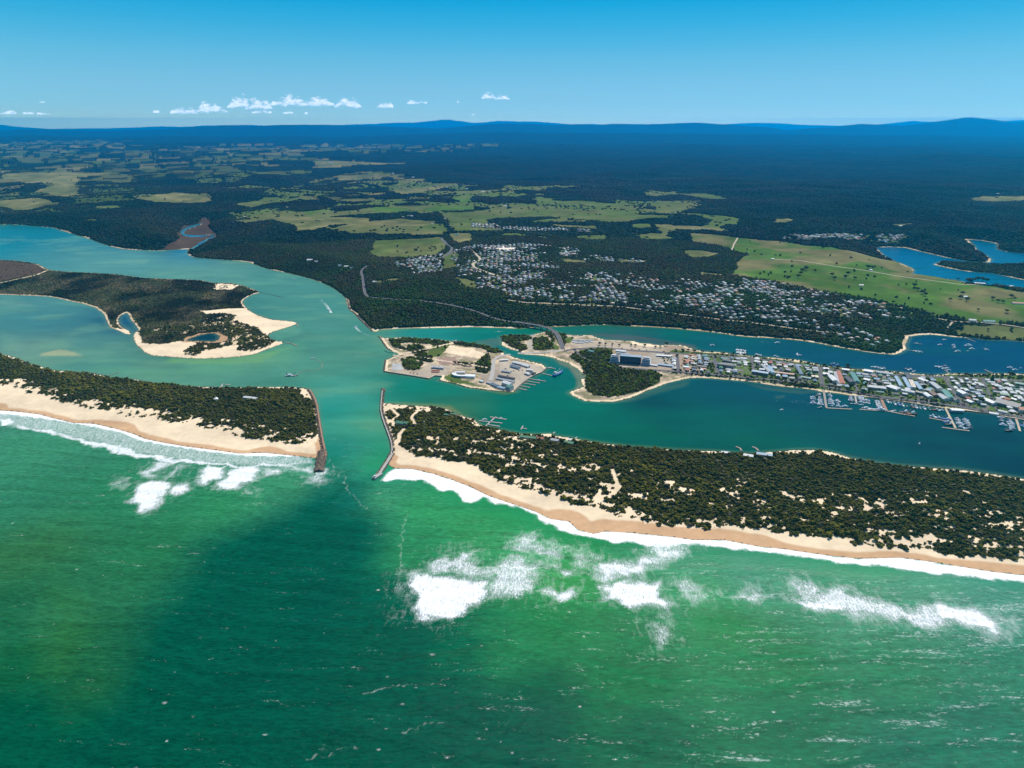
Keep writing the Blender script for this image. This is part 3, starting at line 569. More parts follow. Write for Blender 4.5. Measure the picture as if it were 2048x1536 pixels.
for s,k in (("297 958 349 964 345 981 308 1018 280 1029 277 1008 256 1003 273 970",.86),("355 965 386 967 376 981 342 996 337 991",.84),("417 929 458 931 444 953 403 974 396 967 400 943",.93),
("478 933 519 935 513 960 472 981 420 974 444 953",.86),("318 916 362 919 308 953 284 953 290 936",.74),("338 940 369 926 362 947 325 964",.76),("239 958 253 960 239 974 226 977",.66),("495 976 507 977 506 987 495 989",.8),
("519 933 580 934 560 950 515 955",.74),("612 953 649 940 668 945 662 960 615 965 600 958",.55),("628 940 655 938 660 950 640 956 626 952",.8),("560 930 640 925 632 945 570 940",.7),
("819 1144 850 1147 912 1154 991 1155 984 1166 959 1204 928 1222 897 1240 844 1235 819 1222 825 1197 816 1176",.93),
("919 1100 947 1100 959 1107 944 1126 991 1135 1006 1119 1028 1113 1112 1121 1119 1132 1081 1144 1078 1176 1044 1197 1006 1191 959 1197 987 1157 912 1152 844 1144 856 1122",.68),
("1112 1135 1156 1135 1147 1147 1131 1154",.88),("1081 1179 1159 1175 1150 1188 1131 1204 1106 1197",.92),
("1006 1085 1019 1074 1084 1063 1087 1082 1147 1091 1106 1119 1069 1104 1050 1107 1031 1088 1012 1091",.6),
("1200 1126 1241 1121 1299 1105 1303 1084 1345 1080 1386 1088 1366 1105 1324 1121 1295 1146 1295 1161 1200 1161 1179 1146",.78),("1144 1097 1175 1094 1200 1126 1190 1150 1165 1140 1137 1110",.55),
("1200 1167 1241 1161 1328 1161 1332 1192 1349 1204 1337 1221 1274 1213 1250 1204 1208 1200",.92),("1291 1242 1320 1242 1324 1254 1341 1283 1308 1287 1303 1266 1291 1254",.78),
("1320 1221 1345 1221 1337 1246 1324 1242",.66),("1299 1293 1316 1293 1314 1304 1301 1304",.7),("1357 1163 1386 1159 1444 1184 1407 1213 1378 1204 1357 1184",.52),
("1469 1188 1490 1177 1523 1184 1544 1196 1490 1204 1473 1196",.8),
("1577 1171 1597 1159 1635 1179 1676 1171 1738 1188 1780 1204 1813 1213 1842 1204 1904 1208 1966 1221 2007 1242 2024 1271 1966 1271 1904 1254 1862 1262 1738 1237 1697 1229 1655 1229 1581 1204 1614 1198",.74),
("1581 1198 1614 1196 1680 1206 1760 1214 1700 1224 1640 1226",.9),("1845 1208 1904 1210 1966 1224 2005 1245 2015 1266 1966 1266 1904 1245",.9),
("1987 1225 2048 1233 2048 1271 2020 1254",.5),("800 1150 822 1160 818 1230 800 1200 785 1160",.42),("825 1226 860 1224 870 1240 840 1243",.95)):
    foam(s,min(.97,k*.85+.20),10 if k>.8 else 17,30 if k>.8 else 46,22);foam(s,.52 if k>.6 else .4,40,60,40)
RSW="787 936 825 937 866 946 897 955 937 971 975 989 1022 1005 1069 1021 1100 1036 1137 1041 1156 1058 1187 1066 1209 1061 1262 1064 1345 1072 1386 1078 1448 1078 1515 1091 1573 1097 1655 1109 1718 1116 1800 1114 1862 1122 1925 1132 1987 1142 2048 1149 2400 1199 3500 1499 3500 1530 2400 1222 2048 1164 2007 1162 1925 1150 1862 1146 1780 1134 1697 1129 1614 1116 1552 1108 1490 1100 1386 1088 1299 1092 1262 1084 1225 1086 1178 1076 1131 1063 1100 1051 1069 1029 1037 1015 991 1008 969 995 947 1005 925 1001 906 981 881 983 866 973 837 960 800 960 765 962 776 945"
foam(RSW,1.12,5,14,16)
# thin drifting foam lines
FJX=WX+(fbm(WX/9,WY/9,941,3)-.5)*14;FJY=WY+(fbm(WX/9,WY/9,943,3)-.5)*14
def fline(s,w,k):
    global FO
    d=pdist(FJX,FJY,wz(s),False,w*3);FO=np.maximum(FO,k*np.clip(1-d/w,0,1))
for s,w,k in (("690 950 694 980 712 998 737 1020",4,.6),("816 1030 808 1055 803 1080 800 1110 806 1140",4.5,.55),("816 1030 840 1035 842 1045",4,.5),("635 975 662 962 668 940 660 920",4,.5),("1423 1274 1500 1268 1600 1264 1734 1264",3.5,.58),("1809 1270 1862 1262",4,.7),("1480 1290 1600 1282 1750 1286",3,.5),("1500 1156 1600 1158 1700 1162 1850 1172 2048 1184",3,.48),("1700 1120 1850 1150 2048 1190",2.5,.4),
("812 1028 760 1000 735 990",3,.35),("1560 1320 1700 1310 1900 1316",3,.46),("1640 1380 1800 1360 2000 1372",3,.46),("720 1395 760 1378 800 1372 900 1360",3,.5),("800 1468 850 1445 900 1440",3,.5),("620 1516 690 1496 740 1492",3,.45),("980 1120 1010 1106",3,.5)):
    fline(s,w*.8,k*.78)
rg=np.random.default_rng(5)
for i in range(90):  # small lone breaking crests
    px=rg.uniform(20,2030);py=rg.uniform(930,1530)
    x,y=g0(px,py)
    if float(sdf(np.array([x]),np.array([y]))[0])>-60:continue
    d=np.hypot((WX-x)/rg.uniform(1.5,5.5),(WY-y)/rg.uniform(1.2,2.5));FO=np.maximum(FO,(np.clip(1.15-d,0,1)*rg.uniform(.4,.9)).astype(np.float32))
FO=np.where(WY<OCY(WX)+60,FO,0)
# boat wakes on the lagoon
WK=np.zeros(WX.shape,np.float32)
def wake(s,w0,w1,k):
    global WK
    P=wz(s)
    for a,b,t0 in [(P[i],P[i+1],i/(len(P)-1)) for i in range(len(P)-1)]:
        e=b-a;L=(e**2).sum();t=((WX-a[0])*e[0]+(WY-a[1])*e[1])/L
        q=np.abs((WX-a[0])*e[1]-(WY-a[1])*e[0])/math.sqrt(L)
        tt=t0+t/(len(P)-1);wd_=w0+(w1-w0)*tt
        m=(t>=0)&(t<=1)
        WK=np.where(m,np.maximum(WK,k*np.clip(1-tt,0,1)**1.2*np.clip(1.3-np.abs(q/wd_-.5)*1.6,0,1)*(q<wd_*1.3)),WK)
wake("663 626 652 609 641 600 625 590",3.5,9,.95);wake("709 653 720 663 735 669 748 674",3.5,6,.85);wake("585 557 597 560 606 562",2,5,.8)
wake("1557 686 1520 684 1440 678 1400 672",2,5,.5);wake("1628 808 1580 798 1500 784",1.5,5,.35);wake("1628 808 1540 800 1440 770",1.5,4,.3);wake("990 663 1020 662 1030 661",2,3,.6)
FO=np.maximum(FO,WK)
seam=(sst(0,90,-wd)*(WY<OCY(WX)-10))[...,None];lum=(wc@np.array((.3,.5,.2)))[...,None];wc=wc*(1-.08*seam)+(lum*np.array((1.0,1.1,1.0)))*.08*seam
Th=np.exp(-HZK*np.hypot(R,CH))[...,None]
wf=np.clip((wc-(1-Th)*np.array(HZC)*.9)/Th/1.30*.96-np.array((.006,.004,.006)),0.0005,1).reshape(-1,3)
Vw=np.stack([WX,WY,np.zeros_like(WX)],-1).reshape(-1,3)
sea=np.where(WY<OCY(WX)-10,1.,0.)*sst(0,90,-wd)
# the open-sea swell is real relief: long low crests rolling in
ph=(WY+.10*WX)/46.0*2*math.pi+7*fbm(WX/260,WY/260,811,3)*2
sw=(np.sin(ph)*.55+.35*np.sin(ph*1.9+3*vn(WX/90,WY/90,5)))*sea*(.35+1.1*fbm(WX/190,WY/70,813,3))
Vw[:,2]=(sw*.9).ravel()
Fw=grid_faces(WX.shape[0],WX.shape[1],kf)
V,Fw,c,fo,se=compact(Vw,Fw,wf,FO.ravel(),sea.ravel())
m_w,nt,b=newmat('water');nb=NB(nt)
P=nb.pos();col=nb.attr('Col').outputs['Color'];fo_=nb.attr('foam').outputs['Fac'];se_=nb.attr('sea').outputs['Fac']
var=nb.noise(nb.mapping(P,(0,0,.15),(.006,.016,1)),1.0,4,.6)
fine=nb.noise(nb.mapping(P,(0,0,.25),(.085,.27,1)),1.0,4,.7)
vv=nb.math('ADD',nb.math('MULTIPLY',nb.math('SUBTRACT',var,.5),.6),nb.math('MULTIPLY',nb.math('MULTIPLY',nb.math('SUBTRACT',fine,.5),nb.math('ADD',nb.math('MULTIPLY',se_,.8),.2)),1.9))
vv=nb.math('ADD',vv,1.0)
wcol=nb.mix(1.0,col,vv,'MULTIPLY')
milk=nb.noise(nb.mapping(P,(0,0,.35),(.03,.011,1)),1.0,6,.7,.5)
wcol=nb.mix(nb.math('MULTIPLY',nb.math('MULTIPLY',nb.math('SUBTRACT',milk,.46),2.2,clamp=True),nb.math('MULTIPLY',se_,.5)),wcol,nb.mix(1.0,wcol,(1.55,1.35,1.45,1),'MULTIPLY'))
# foam break-up: fine bubbles streaked along the wind, thresholded by how much foam there is
f1=nb.noise(nb.mapping(P,(0,0,-.45),(.5,.16,1)),1.0,5,.72,.8)
f2=nb.noise(P,.75,3,.7)
ff=nb.math('ADD',nb.math('MULTIPLY',f1,.62),nb.math('MULTIPLY',f2,.38))
fx=nb.math('MULTIPLY',nb.math('SUBTRACT',ff,nb.math('SUBTRACT',.68,nb.math('MULTIPLY',fo_,.37))),7.0,clamp=True)
veil=nb.noise(nb.mapping(P,(0,0,-.5),(.11,.028,1)),1.0,5,.72,.8)
vl=nb.math('MULTIPLY',nb.math('SUBTRACT',nb.math('ADD',veil,nb.math('MULTIPLY',fo_,.55)),.62),2.6,clamp=True)
fx=nb.math('MAXIMUM',fx,nb.math('MULTIPLY',vl,.38))
fx=nb.math('MULTIPLY',fx,nb.math('MULTIPLY',nb.math('SUBTRACT',fo_,.03),9.,clamp=True))
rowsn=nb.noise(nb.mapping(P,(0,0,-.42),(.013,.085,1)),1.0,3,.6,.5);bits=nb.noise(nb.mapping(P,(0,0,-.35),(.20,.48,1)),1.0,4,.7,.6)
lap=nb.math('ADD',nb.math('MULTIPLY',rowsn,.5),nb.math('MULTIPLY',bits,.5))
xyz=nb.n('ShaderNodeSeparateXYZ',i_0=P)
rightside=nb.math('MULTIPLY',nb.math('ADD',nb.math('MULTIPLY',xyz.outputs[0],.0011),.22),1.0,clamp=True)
caps_glint=nb.math('MULTIPLY',nb.math('SUBTRACT',lap,nb.math('SUBTRACT',.618,nb.math('MULTIPLY',rightside,.080))),10.0,clamp=True)  # whitecap flecks; toward the right they also paint sun glitter as pale streaks
caps_glint=nb.math('MULTIPLY',nb.math('MULTIPLY',caps_glint,se_),.55)
fx=nb.math('MAXIMUM',fx,caps_glint)
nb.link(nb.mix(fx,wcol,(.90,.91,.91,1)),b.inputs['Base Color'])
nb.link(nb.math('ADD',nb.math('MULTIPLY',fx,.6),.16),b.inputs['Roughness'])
b.inputs['IOR'].default_value=1.33
b.inputs['Specular IOR Level'].default_value=.06
w1=nb.noise(nb.mapping(P,(0,0,.2),(.10,.24,1)),1.0,5,.7)
w2=nb.noise(nb.mapping(P,(0,0,-.3),(.35,.7,1)),1.0,3,.6)
hh=nb.math('ADD',nb.math('MULTIPLY',w1,nb.math('ADD',nb.math('MULTIPLY',se_,1.1),.22)),nb.math('MULTIPLY',w2,.12))
hh=nb.math('MULTIPLY',hh,nb.math('SUBTRACT',1.0,nb.math('MULTIPLY',fx,.75)))
bp=nb.n('ShaderNodeBump',i_Height=hh,i_Strength=.9,i_Distance=1.0);nb.link(bp.outputs[0],b.inputs['Normal'])
water=mesh_np('water',V,Fw,4,m_w,c,{'foam':fo,'sea':se},smooth=True);water['kind']='structure'
water['label']='green sea with surf and turquoise lagoon channels'
# calm base far outside the view so the sea goes on
print('water',len(V),time.time()-T0)
# ------------------------------------------------------------------ sun, sky, haze, clouds, camera
SEL=math.radians(50);SAZ=math.radians(28)
sdir=(math.sin(SAZ)*math.cos(SEL),math.cos(SAZ)*math.cos(SEL),math.sin(SEL))
sl=bpy.data.lights.new('sun','SUN');sl.energy=5.0;sl.angle=math.radians(.53);sl.color=(1,.955,.89)
so=bpy.data.objects.new('sun',sl);COL.objects.link(so)
so.rotation_euler=(math.pi/2-SEL,0,math.pi-SAZ);so.location=(0,0,3000)
w=bpy.data.worlds.new('World');scene.world=w;w.use_nodes=True;nt=w.node_tree;nb=NB(nt)
bg=nt.nodes['Background'];sky=nb.n('ShaderNodeTexSky',sky_type='NISHITA');sky.sun_disc=False
sky.sun_elevation=SEL;sky.sun_rotation=SAZ;sky.altitude=600;sky.air_density=1.0;sky.dust_density=.3;sky.ozone_density=3.0
nb.link(sky.outputs[0],bg.inputs[0]);bg.inputs[1].default_value=.10
# near the horizon the clear deep-blue gradient of the photograph takes over from the model sky
tc=nb.n('ShaderNodeTexCoord');sx=nb.n('ShaderNodeSeparateXYZ',i_0=tc.outputs['Generated'])
TP=[(-.02,(154,203,226)),(.004,(152,203,227)),(.012,(146,202,228)),(.025,(134,198,229)),(.05,(124,192,227)),(.08,(102,185,224)),(.11,(70,175,222)),(.145,(28,163,218)),(.185,(0,150,213)),(.30,(0,120,195)),(.5,(0,95,175))]
TG=[(e,[np.interp(e,[p[0] for p in TP],[p[1][k] for p in TP]) for k in range(3)]) for e in (-.02,.002,.0085,.0102,.0115,.013,.015,.0175,.02,.024,.029,.035,.043,.053,.065,.08,.1,.12,.145,.165,.19,.23,.3,.4,.5)]
stops=[]
for e,cc in TG:
    L=min(86000.,720./max(e,1e-4));T=math.exp(-HZK*L)
    l=(s2l(cc)-(1-T)*np.array(HZC))/T
    stops.append((e,tuple(np.clip(l,0,4)/4.0)))
el=nb.math('ADD',nb.math('MULTIPLY',sx.outputs[2],1/.52),.02/.52)
g=nb.ramp(el,[((e+.02)/.52,tuple(float(v) for v in c)) for e,c in stops])
bg2=nb.n('ShaderNodeBackground',i_Color=g,i_Strength=4.0)
# a row of fair-weather cumulus low over the ranges: part of the sky, laid out by compass direction and height
CL=[[(-10,38,218,229),(42,72,221,229),(305,322,219,226),(338,400,213,228),(455,508,190,216),(668,724,194,215),(752,790,203,216)],[(540,618,189,212),(810,860,199,208),(960,996,184,198)],
[(76,96,200,206),(392,458,205,225),(490,548,197,219),(602,674,194,212),(868,886,199,204),(908,922,200,206),(985,1024,190,200)],[(70,106,222,230),(500,548,217,227),(560,592,222,228),(604,622,222,229),(740,760,236,240),(938,956,227,232),(1340,1420,243,249),(1910,1946,220,224)]]
_all=sorted(sum(CL,[]));CL=[]
for c_ in _all:
    for l_ in CL:
        if len(l_)<6 and l_[-1][1]<c_[0]:l_.append(c_);break
    else:CL.append([c_])
S0,S1,E0,E1=-.78,.78,0.0,.06
sep=nb.math('DIVIDE',sx.outputs[0],nb.math('MAXIMUM',sx.outputs[1],.05));elv=nb.math('DIVIDE',sx.outputs[2],nb.math('MAXIMUM',sx.outputs[1],.05))
cv=nb.n('ShaderNodeCombineXYZ',i_0=nb.math('MULTIPLY',sep,60.),i_1=nb.math('MULTIPLY',elv,110.))
na=nb.noise(cv.outputs[0],1.3,6,.68,.4);nbn=nb.noise(cv.outputs[0],4.2,4,.7)
bump_=nb.math('ADD',nb.math('MULTIPLY',nb.math('SUBTRACT',na,.5),3.2),nb.math('MULTIPLY',nb.math('SUBTRACT',nbn,.5),1.2))
def skyse(px,py):
    a,b,c=ray(px,py);return float(a/b),float(c/b)
cm=None
for lay in CL:
    st=[(0.0,0.0,0.3)]
    for a0,a1,t_,b_ in lay:
        s0,eb=skyse(a0,b_);s1,_e=skyse(a1,b_);_s,et=skyse((a0+a1)/2,t_);H=(et-eb)
        st+=[((s0-S0)/(S1-S0),0.0,eb/E1),(((s0*.84+s1*.16)-S0)/(S1-S0),H*48,eb/E1),(((s0*.6+s1*.4)-S0)/(S1-S0),H*60,eb/E1),(((s0*.2+s1*.8)-S0)/(S1-S0),H*50,eb/E1),((s1-S0)/(S1-S0),0.0,eb/E1)]
    st=sorted(st)
    rp=nb.n('ShaderNodeValToRGB');cr=rp.color_ramp
    while len(cr.elements)<len(st):cr.elements.new(.5)
    for e_,(p_,h_,b_) in zip(cr.elements,st):e_.position=p_;e_.color=(h_,b_,0,1)
    nb.link(nb.math('DIVIDE',nb.math('SUBTRACT',sep,S0),S1-S0),rp.inputs[0]);cs_=nb.n('ShaderNodeSeparateColor',i_0=rp.outputs[0])
    H=nb.math('DIVIDE',cs_.outputs[0],60.);bs=nb.math('MULTIPLY',cs_.outputs[1],E1)
    rel=nb.math('DIVIDE',nb.math('SUBTRACT',elv,bs),nb.math('MAXIMUM',H,.0004))
    top=nb.math('MULTIPLY',nb.math('SUBTRACT',nb.math('ADD',.92,bump_),rel),1.8,clamp=True)
    bot=nb.math('MULTIPLY',nb.math('ADD',rel,nb.math('MULTIPLY',bump_,.35)),4.0,clamp=True)
    mk=nb.math('MULTIPLY',nb.math('MULTIPLY',top,bot),nb.math('SUBTRACT',nb.math('MULTIPLY',H,1200.),3.0,clamp=True))
    relc=nb.math('MULTIPLY',nb.math('ADD',rel,nb.math('MULTIPLY',bump_,.5)),1.0,clamp=True)
    lit=nb.mix(relc,(.74,.80,.92,1),(1.0,.98,.97,1))
    if cm is None:cm=mk;cl_=lit
    else:cl_=nb.mix(nb.math('GREATER_THAN',mk,cm),cl_,lit);cm=nb.math('MAXIMUM',cm,mk)
hz_=nb.ramp(el,[((e+.02)/.52,tuple(float(v) for v in (1/math.exp(-HZK*min(86000.,720./max(e,1e-4))),)*3)) for e in (0.0,)]) if 0 else None
gain=nb.math('MULTIPLY',nb.math('POWER',2.71828,nb.math('DIVIDE',HZK*720,nb.math('MAXIMUM',sx.outputs[2],.012))),.235)
cw=nb.mix(1.0,cl_,gain,'MULTIPLY')
nb.link(nb.mix(nb.math('MULTIPLY',cm,.82),g,cw),bg2.inputs[0])
mx=nb.n('ShaderNodeMixShader');nb.link(nb.math('MULTIPLY',nb.math('SUBTRACT',sx.outputs[2],.22),5.,clamp=True),mx.inputs[0])
nb.link(bg2.outputs[0],mx.inputs[1]);nb.link(bg.outputs[0],mx.inputs[2]);nb.link(mx.outputs[0],nt.nodes['World Output'].inputs[0])
cam=bpy.data.cameras.new('camera');co=bpy.data.objects.new('camera',cam);COL.objects.link(co)
co.location=(0,0,CH);co.rotation_euler=(math.pi/2-PITCH,0,0)
cam.sensor_width=36;cam.lens=F/2048*36;cam.clip_start=1;cam.clip_end=250000;scene.camera=co
scene.view_settings.view_transform='Standard';scene.view_settings.look='None';scene.view_settings.exposure=0
try:
    scene.cycles.use_denoising=True;scene.cycles.max_bounces=5;scene.cycles.diffuse_bounces=2;scene.cycles.glossy_bounces=2;scene.cycles.transparent_max_bounces=28;scene.cycles.volume_bounces=0;scene.cycles.sample_clamp_indirect=4
except Exception:pass
def boxmesh(x0,x1,y0,y1,z0,z1):
    V=[(x,y,z) for z in(z0,z1) for y in(y0,y1) for x in(x0,x1)]
    Fb=[(0,2,3,1),(4,5,7,6),(0,1,5,4),(2,6,7,3),(0,4,6,2),(1,3,7,5)]
    return V,Fb
me=bpy.data.meshes.new('haze');V,Fb=boxmesh(-80000,80000,-2500,88000,-5.0,1370);me.from_pydata(V,[],Fb)
hz=bpy.data.objects.new('haze',me);COL.objects.link(hz);hz['kind']='stuff';hz['label']='blue air haze thickening towards the far ranges'
mh=bpy.data.materials.new('haze');mh.use_nodes=True;nt=mh.node_tree;nt.nodes.clear()
ou=nt.nodes.new('ShaderNodeOutputMaterial');pv=nt.nodes.new('ShaderNodeVolumePrincipled')
pv.inputs['Color'].default_value=(.0,.39,.97,1);pv.inputs['Density'].default_value=HZK;pv.inputs['Anisotropy'].default_value=0.4
nt.links.new(pv.outputs[0],ou.inputs['Volume']);me.materials.append(mh)
# ------------------------------------------------------------------ vegetation
def ico():
    p=(1+5**.5)/2
    v=np.array([(-1,p,0),(1,p,0),(-1,-p,0),(1,-p,0),(0,-1,p),(0,1,p),(0,-1,-p),(0,1,-p),(p,0,-1),(p,0,1),(-p,0,-1),(-p,0,1)],float)
    v/=np.linalg.norm(v[0])
    f=np.array([(0,11,5),(0,5,1),(0,1,7),(0,7,10),(0,10,11),(1,5,9),(5,11,4),(11,10,2),(10,7,6),(7,1,8),(3,9,4),(3,4,2),(3,2,6),(3,6,8),(3,8,9),(4,9,5),(2,4,11),(6,2,10),(8,6,7),(9,8,1)])
    return v,f
IV,IF=ico()
def tuft(seed,n,flat=.7,spread=.62,r0=.42,r1=.62):
    """a crown: n leaf clumps of uneven outline packed round a centre, unit radius, base at z=0"""
    g=np.random.default_rng(seed);V=[];Fs=[]
    for k in range(n):
        if n==1:c=np.array([0,0,.9]);r=1.0
        else:
            a=g.uniform(0,6.28);q=spread*math.sqrt(g.uniform(.05,1));c=np.array([q*math.cos(a),q*math.sin(a),.45+g.uniform(-.1,.75)*(1-q*.6)])
            r=g.uniform(r0,r1)
        v=IV.copy();th=g.uniform(0,6.28);R=np.array([[math.cos(th),-math.sin(th),0],[math.sin(th),math.cos(th),0],[0,0,1]])
        v=v@R.T*(1+g.uniform(-.32,.32,(12,1)))*r;v[:,2]*=flat;v+=c
        Fs.append(IF+12*k);V.append(v)
    return np.vstack(V),np.vstack(Fs)
def leafmat(name,sc,rough=.9,gain=1.0,bump=.6):
    m,nt,b=newmat(name);nb=NB(nt);P=nb.pos()
    n=nb.noise(P,sc,4,.75);v=nb.ramp(n,[(.32,.6*gain),(.5,1.0*gain),(.72,1.5*gain)])
    nb.link(nb.mix(1.0,nb.attr('Col').outputs['Color'],v,'MULTIPLY'),b.inputs['Base Color'])
    b.inputs['Roughness'].default_value=rough;b.inputs['Specular IOR Level'].default_value=0
    bp=nb.n('ShaderNodeBump',i_Height=nb.noise(P,sc*1.4,3,.8),i_Strength=bump,i_Distance=1.2);nb.link(bp.outputs[0],b.inputs['Normal'])
    return m
m_scrub=leafmat('scrub_leaves',.8);m_wood=leafmat('woodland_leaves',.35);m_far=leafmat('far_leaves',.12)
def scatter(x,y,z,rad,hgt,col,tmpl,name,mat):
    n=len(x);g=np.random.default_rng(len(name)+n)
    ti=g.integers(0,len(tmpl),n);Vs=[];Fs=[];Cs=[];off=0
    for t,(tv,tf) in enumerate(tmpl):
        I=np.nonzero(ti==t)[0]
        if len(I)==0:continue
        th=g.uniform(0,6.28,len(I));c,s=np.cos(th),np.sin(th)
        vx=tv[None,:,0]*c[:,None]-tv[None,:,1]*s[:,None];vy=tv[None,:,0]*s[:,None]+tv[None,:,1]*c[:,None]
        V=np.empty((len(I),len(tv),3),np.float32)
        V[...,0]=x[I][:,None]+vx*rad[I][:,None];V[...,1]=y[I][:,None]+vy*rad[I][:,None];V[...,2]=z[I][:,None]+tv[None,:,2]*hgt[I][:,None]
        Vs.append(V.reshape(-1,3));Fs.append((tf[None]+(np.arange(len(I))*len(tv))[:,None,None]).reshape(-1,3)+off);off+=len(I)*len(tv)
        k=(1+g.uniform(-.25,.3,(len(I),len(tv)//12)));k=np.repeat(k,12,1)
        Cs.append((col[I][:,None,:]*k[...,None]).reshape(-1,3))
    o=mesh_np(name,np.vstack(Vs),np.vstack(Fs),3,mat,np.vstack(Cs))
    o['kind']='stuff';return o
def candidates(r0,r1,sp,amax=math.radians(40)):
    X,Y=np.meshgrid(np.arange(-r1*math.sin(amax),r1*math.sin(amax),sp),np.arange(r0*math.cos(amax),r1,sp))
    X=X.ravel();Y=Y.ravel();r=np.hypot(X,Y);m=(r>=r0)&(r<r1)&(np.abs(np.arctan2(X,Y))<amax)
    X=X[m];Y=Y[m];X=X+RNG.uniform(-.5,.5,len(X))*sp;Y=Y+RNG.uniform(-.5,.5,len(X))*sp
    return X,Y
def pal(n,base,alt,t,jit=.25):
    t=np.clip(t,0,1)[:,None];c=np.array(base)*(1-t)+np.array(alt)*t
    return c*(1+RNG.uniform(-jit,jit,(n,1)))*(1+RNG.uniform(-.08,.08,(n,3)))
PLANTS={}
AVOID=[]   # filled by the built things before planting: (x,y,r)
def plant():
    av=np.array(AVOID) if AVOID else np.zeros((0,3))
    cell={}
    for i,(ax,ay,ar) in enumerate(av):
        for u in range(int((ax-ar)//40),int((ax+ar)//40)+1):
            for v in range(int((ay-ar)//40),int((ay+ar)//40)+1):cell.setdefault((u,v),[]).append(i)
    def clear(X,Y,ex):
        ok=np.ones(len(X),bool)
        if not len(av):return ok
        kx=(X//40).astype(int);ky=(Y//40).astype(int)
        key=kx*100003+ky
        order=np.argsort(key,kind='stable');ks=key[order];st=np.nonzero(np.r_[True,ks[1:]!=ks[:-1]])[0];en=np.r_[st[1:],len(ks)]
        for a,b in zip(st,en):
            i0=order[a];L=cell.get((kx[i0],ky[i0]))
            if L:
                I=order[a:b];A_=av[L]
                d=(X[I][:,None]-A_[:,0])**2+(Y[I][:,None]-A_[:,1])**2
                ok[I]=~(d<(A_[:,2]+ex)**2).any(1)
        return ok
    out=[]
    # near: coastal scrub, heath, island trees, river bluff
    X,Y=candidates(780,2350,4.9,math.radians(44))
    d=sdf(X,Y);m=d>3;X=X[m];Y=Y[m]
    C,D,K,_=cover(X,Y);g=RNG.random(len(X));k=(g<D)&(K!=2)
    k&=~((K==4)&(g>.04));X=X[k];Y=Y[k];K=K[k]
    k=clear(X,Y,1.5);X=X[k];Y=Y[k];K=K[k]
    Z=height(X,Y);n=len(X)
    tone=fbm(X/70,Y/70,611,3);t2=vn(X/9,Y/9,615)
    rad=np.where(K==3,RNG.uniform(1.4,4.2,n),(1.7+4.1*RNG.random(n)**1.6)*(.7+.6*tone))
    hg=np.where(K==3,RNG.uniform(.9,2.4,n),rad*RNG.uniform(.55,1.2,n))
    sc=pal(n,(.066,.066,.014),(.125,.112,.016),(sst(.45,.75,tone)*.6+sst(.6,.9,t2)*.5));he=pal(n,(.036,.042,.014),(.062,.052,.022),sst(.4,.6,tone))
    gr=RNG.random(n)<.07;sc[gr]=np.array((.11,.095,.06))*RNG.uniform(.7,1.1,(gr.sum(),1))
    isl=lid(X,Y);mk=(isl==2)|(isl==3);sc[mk&(t2>.55)]*=np.array((1.25,1.75,.8))
    he=he*(.35+1.6*sst(.32,.68,fbm(X/75,Y/110,503,5)))[:,None]*RNG.uniform(.6,1.5,(n,1))
    col=np.where((K==3)[:,None],he,sc*(.65+.7*fbm(X/55,Y/55,673,3))[:,None])
    hm=K==3
    tm=[tuft(s,5) for s in range(6)];ht=[tuft(s+50,2,.6,.5,.6,.8) for s in range(4)]
    py_=Y;sel=~hm
    X2,Y2=candidates(780,2350,3.0,math.radians(43));i2=lid(X2,Y2);m2=(i2==5)|(i2==6);X2=X2[m2];Y2=Y2[m2];_c,D2,K2,_f=cover(X2,Y2);k2=(RNG.random(len(X2))<D2*.8)&(K2==1);X2=X2[k2];Y2=Y2[k2];k2=clear(X2,Y2,.8);X2=X2[k2];Y2=Y2[k2];n2_=len(X2)
    c2=pal(n2_,(.050,.056,.016),(.10,.095,.028),fbm(X2/40,Y2/40,681,3)*1.2-.1,.35)
    o=scatter(X2,Y2,height(X2,Y2)-.3,RNG.uniform(1.1,2.3,n2_),RNG.uniform(.8,1.9,n2_),c2,ht,'low_scrub',m_scrub);o['label']='low olive bushes and dune grass filling between the taller scrub'
    # the 300 shrubs that stand nearest, one object each
    rr_=np.hypot(X,Y);inx=np.abs(X/np.maximum(Y,1))<.74*1.0
    cand=np.nonzero(sel&inx&((isl==6)|(isl==5)))[0]
    big=cand[np.argsort(rr_[cand]/(rad[cand])**1.5)[:300]]
    sel[big]=False
    o=scatter(X[sel],Y[sel],Z[sel]-.3,rad[sel],hg[sel],col[sel],tm,'coastal_scrub',m_scrub);o['label']='dense dark coastal scrub over the sand spits and islands'
    o=scatter(X[hm],Y[hm],Z[hm]-.2,rad[hm],hg[hm],col[hm],ht,'heath',m_scrub);o['label']='low brown-green heath over the flat river island'
    protos=[]
    for q in range(6):
        tv,tf=tuft(q+20,7,.75,.7,.34,.52)
        for cc in range(2):
            g_=np.random.default_rng(q+cc*9);c0=np.array(((.066,.066,.014),(.115,.105,.016))[cc]);cv=np.repeat(c0[None]*(1+g_.uniform(-.25,.3,(7,1))),12,0)
            protos.append((tv,tf,cv))
    meshes=[]
    for i,(tv,tf,cv) in enumerate(protos):
        me=bpy.data.meshes.new('coastal_shrub');me.from_pydata(tv.tolist(),[],tf.tolist());a=me.color_attributes.new('Col','FLOAT_COLOR','POINT')
        c=np.ones((len(tv),4),np.float32);c[:,:3]=cv;a.data.foreach_set('color',c.ravel());me.materials.append(m_scrub);meshes.append(me)
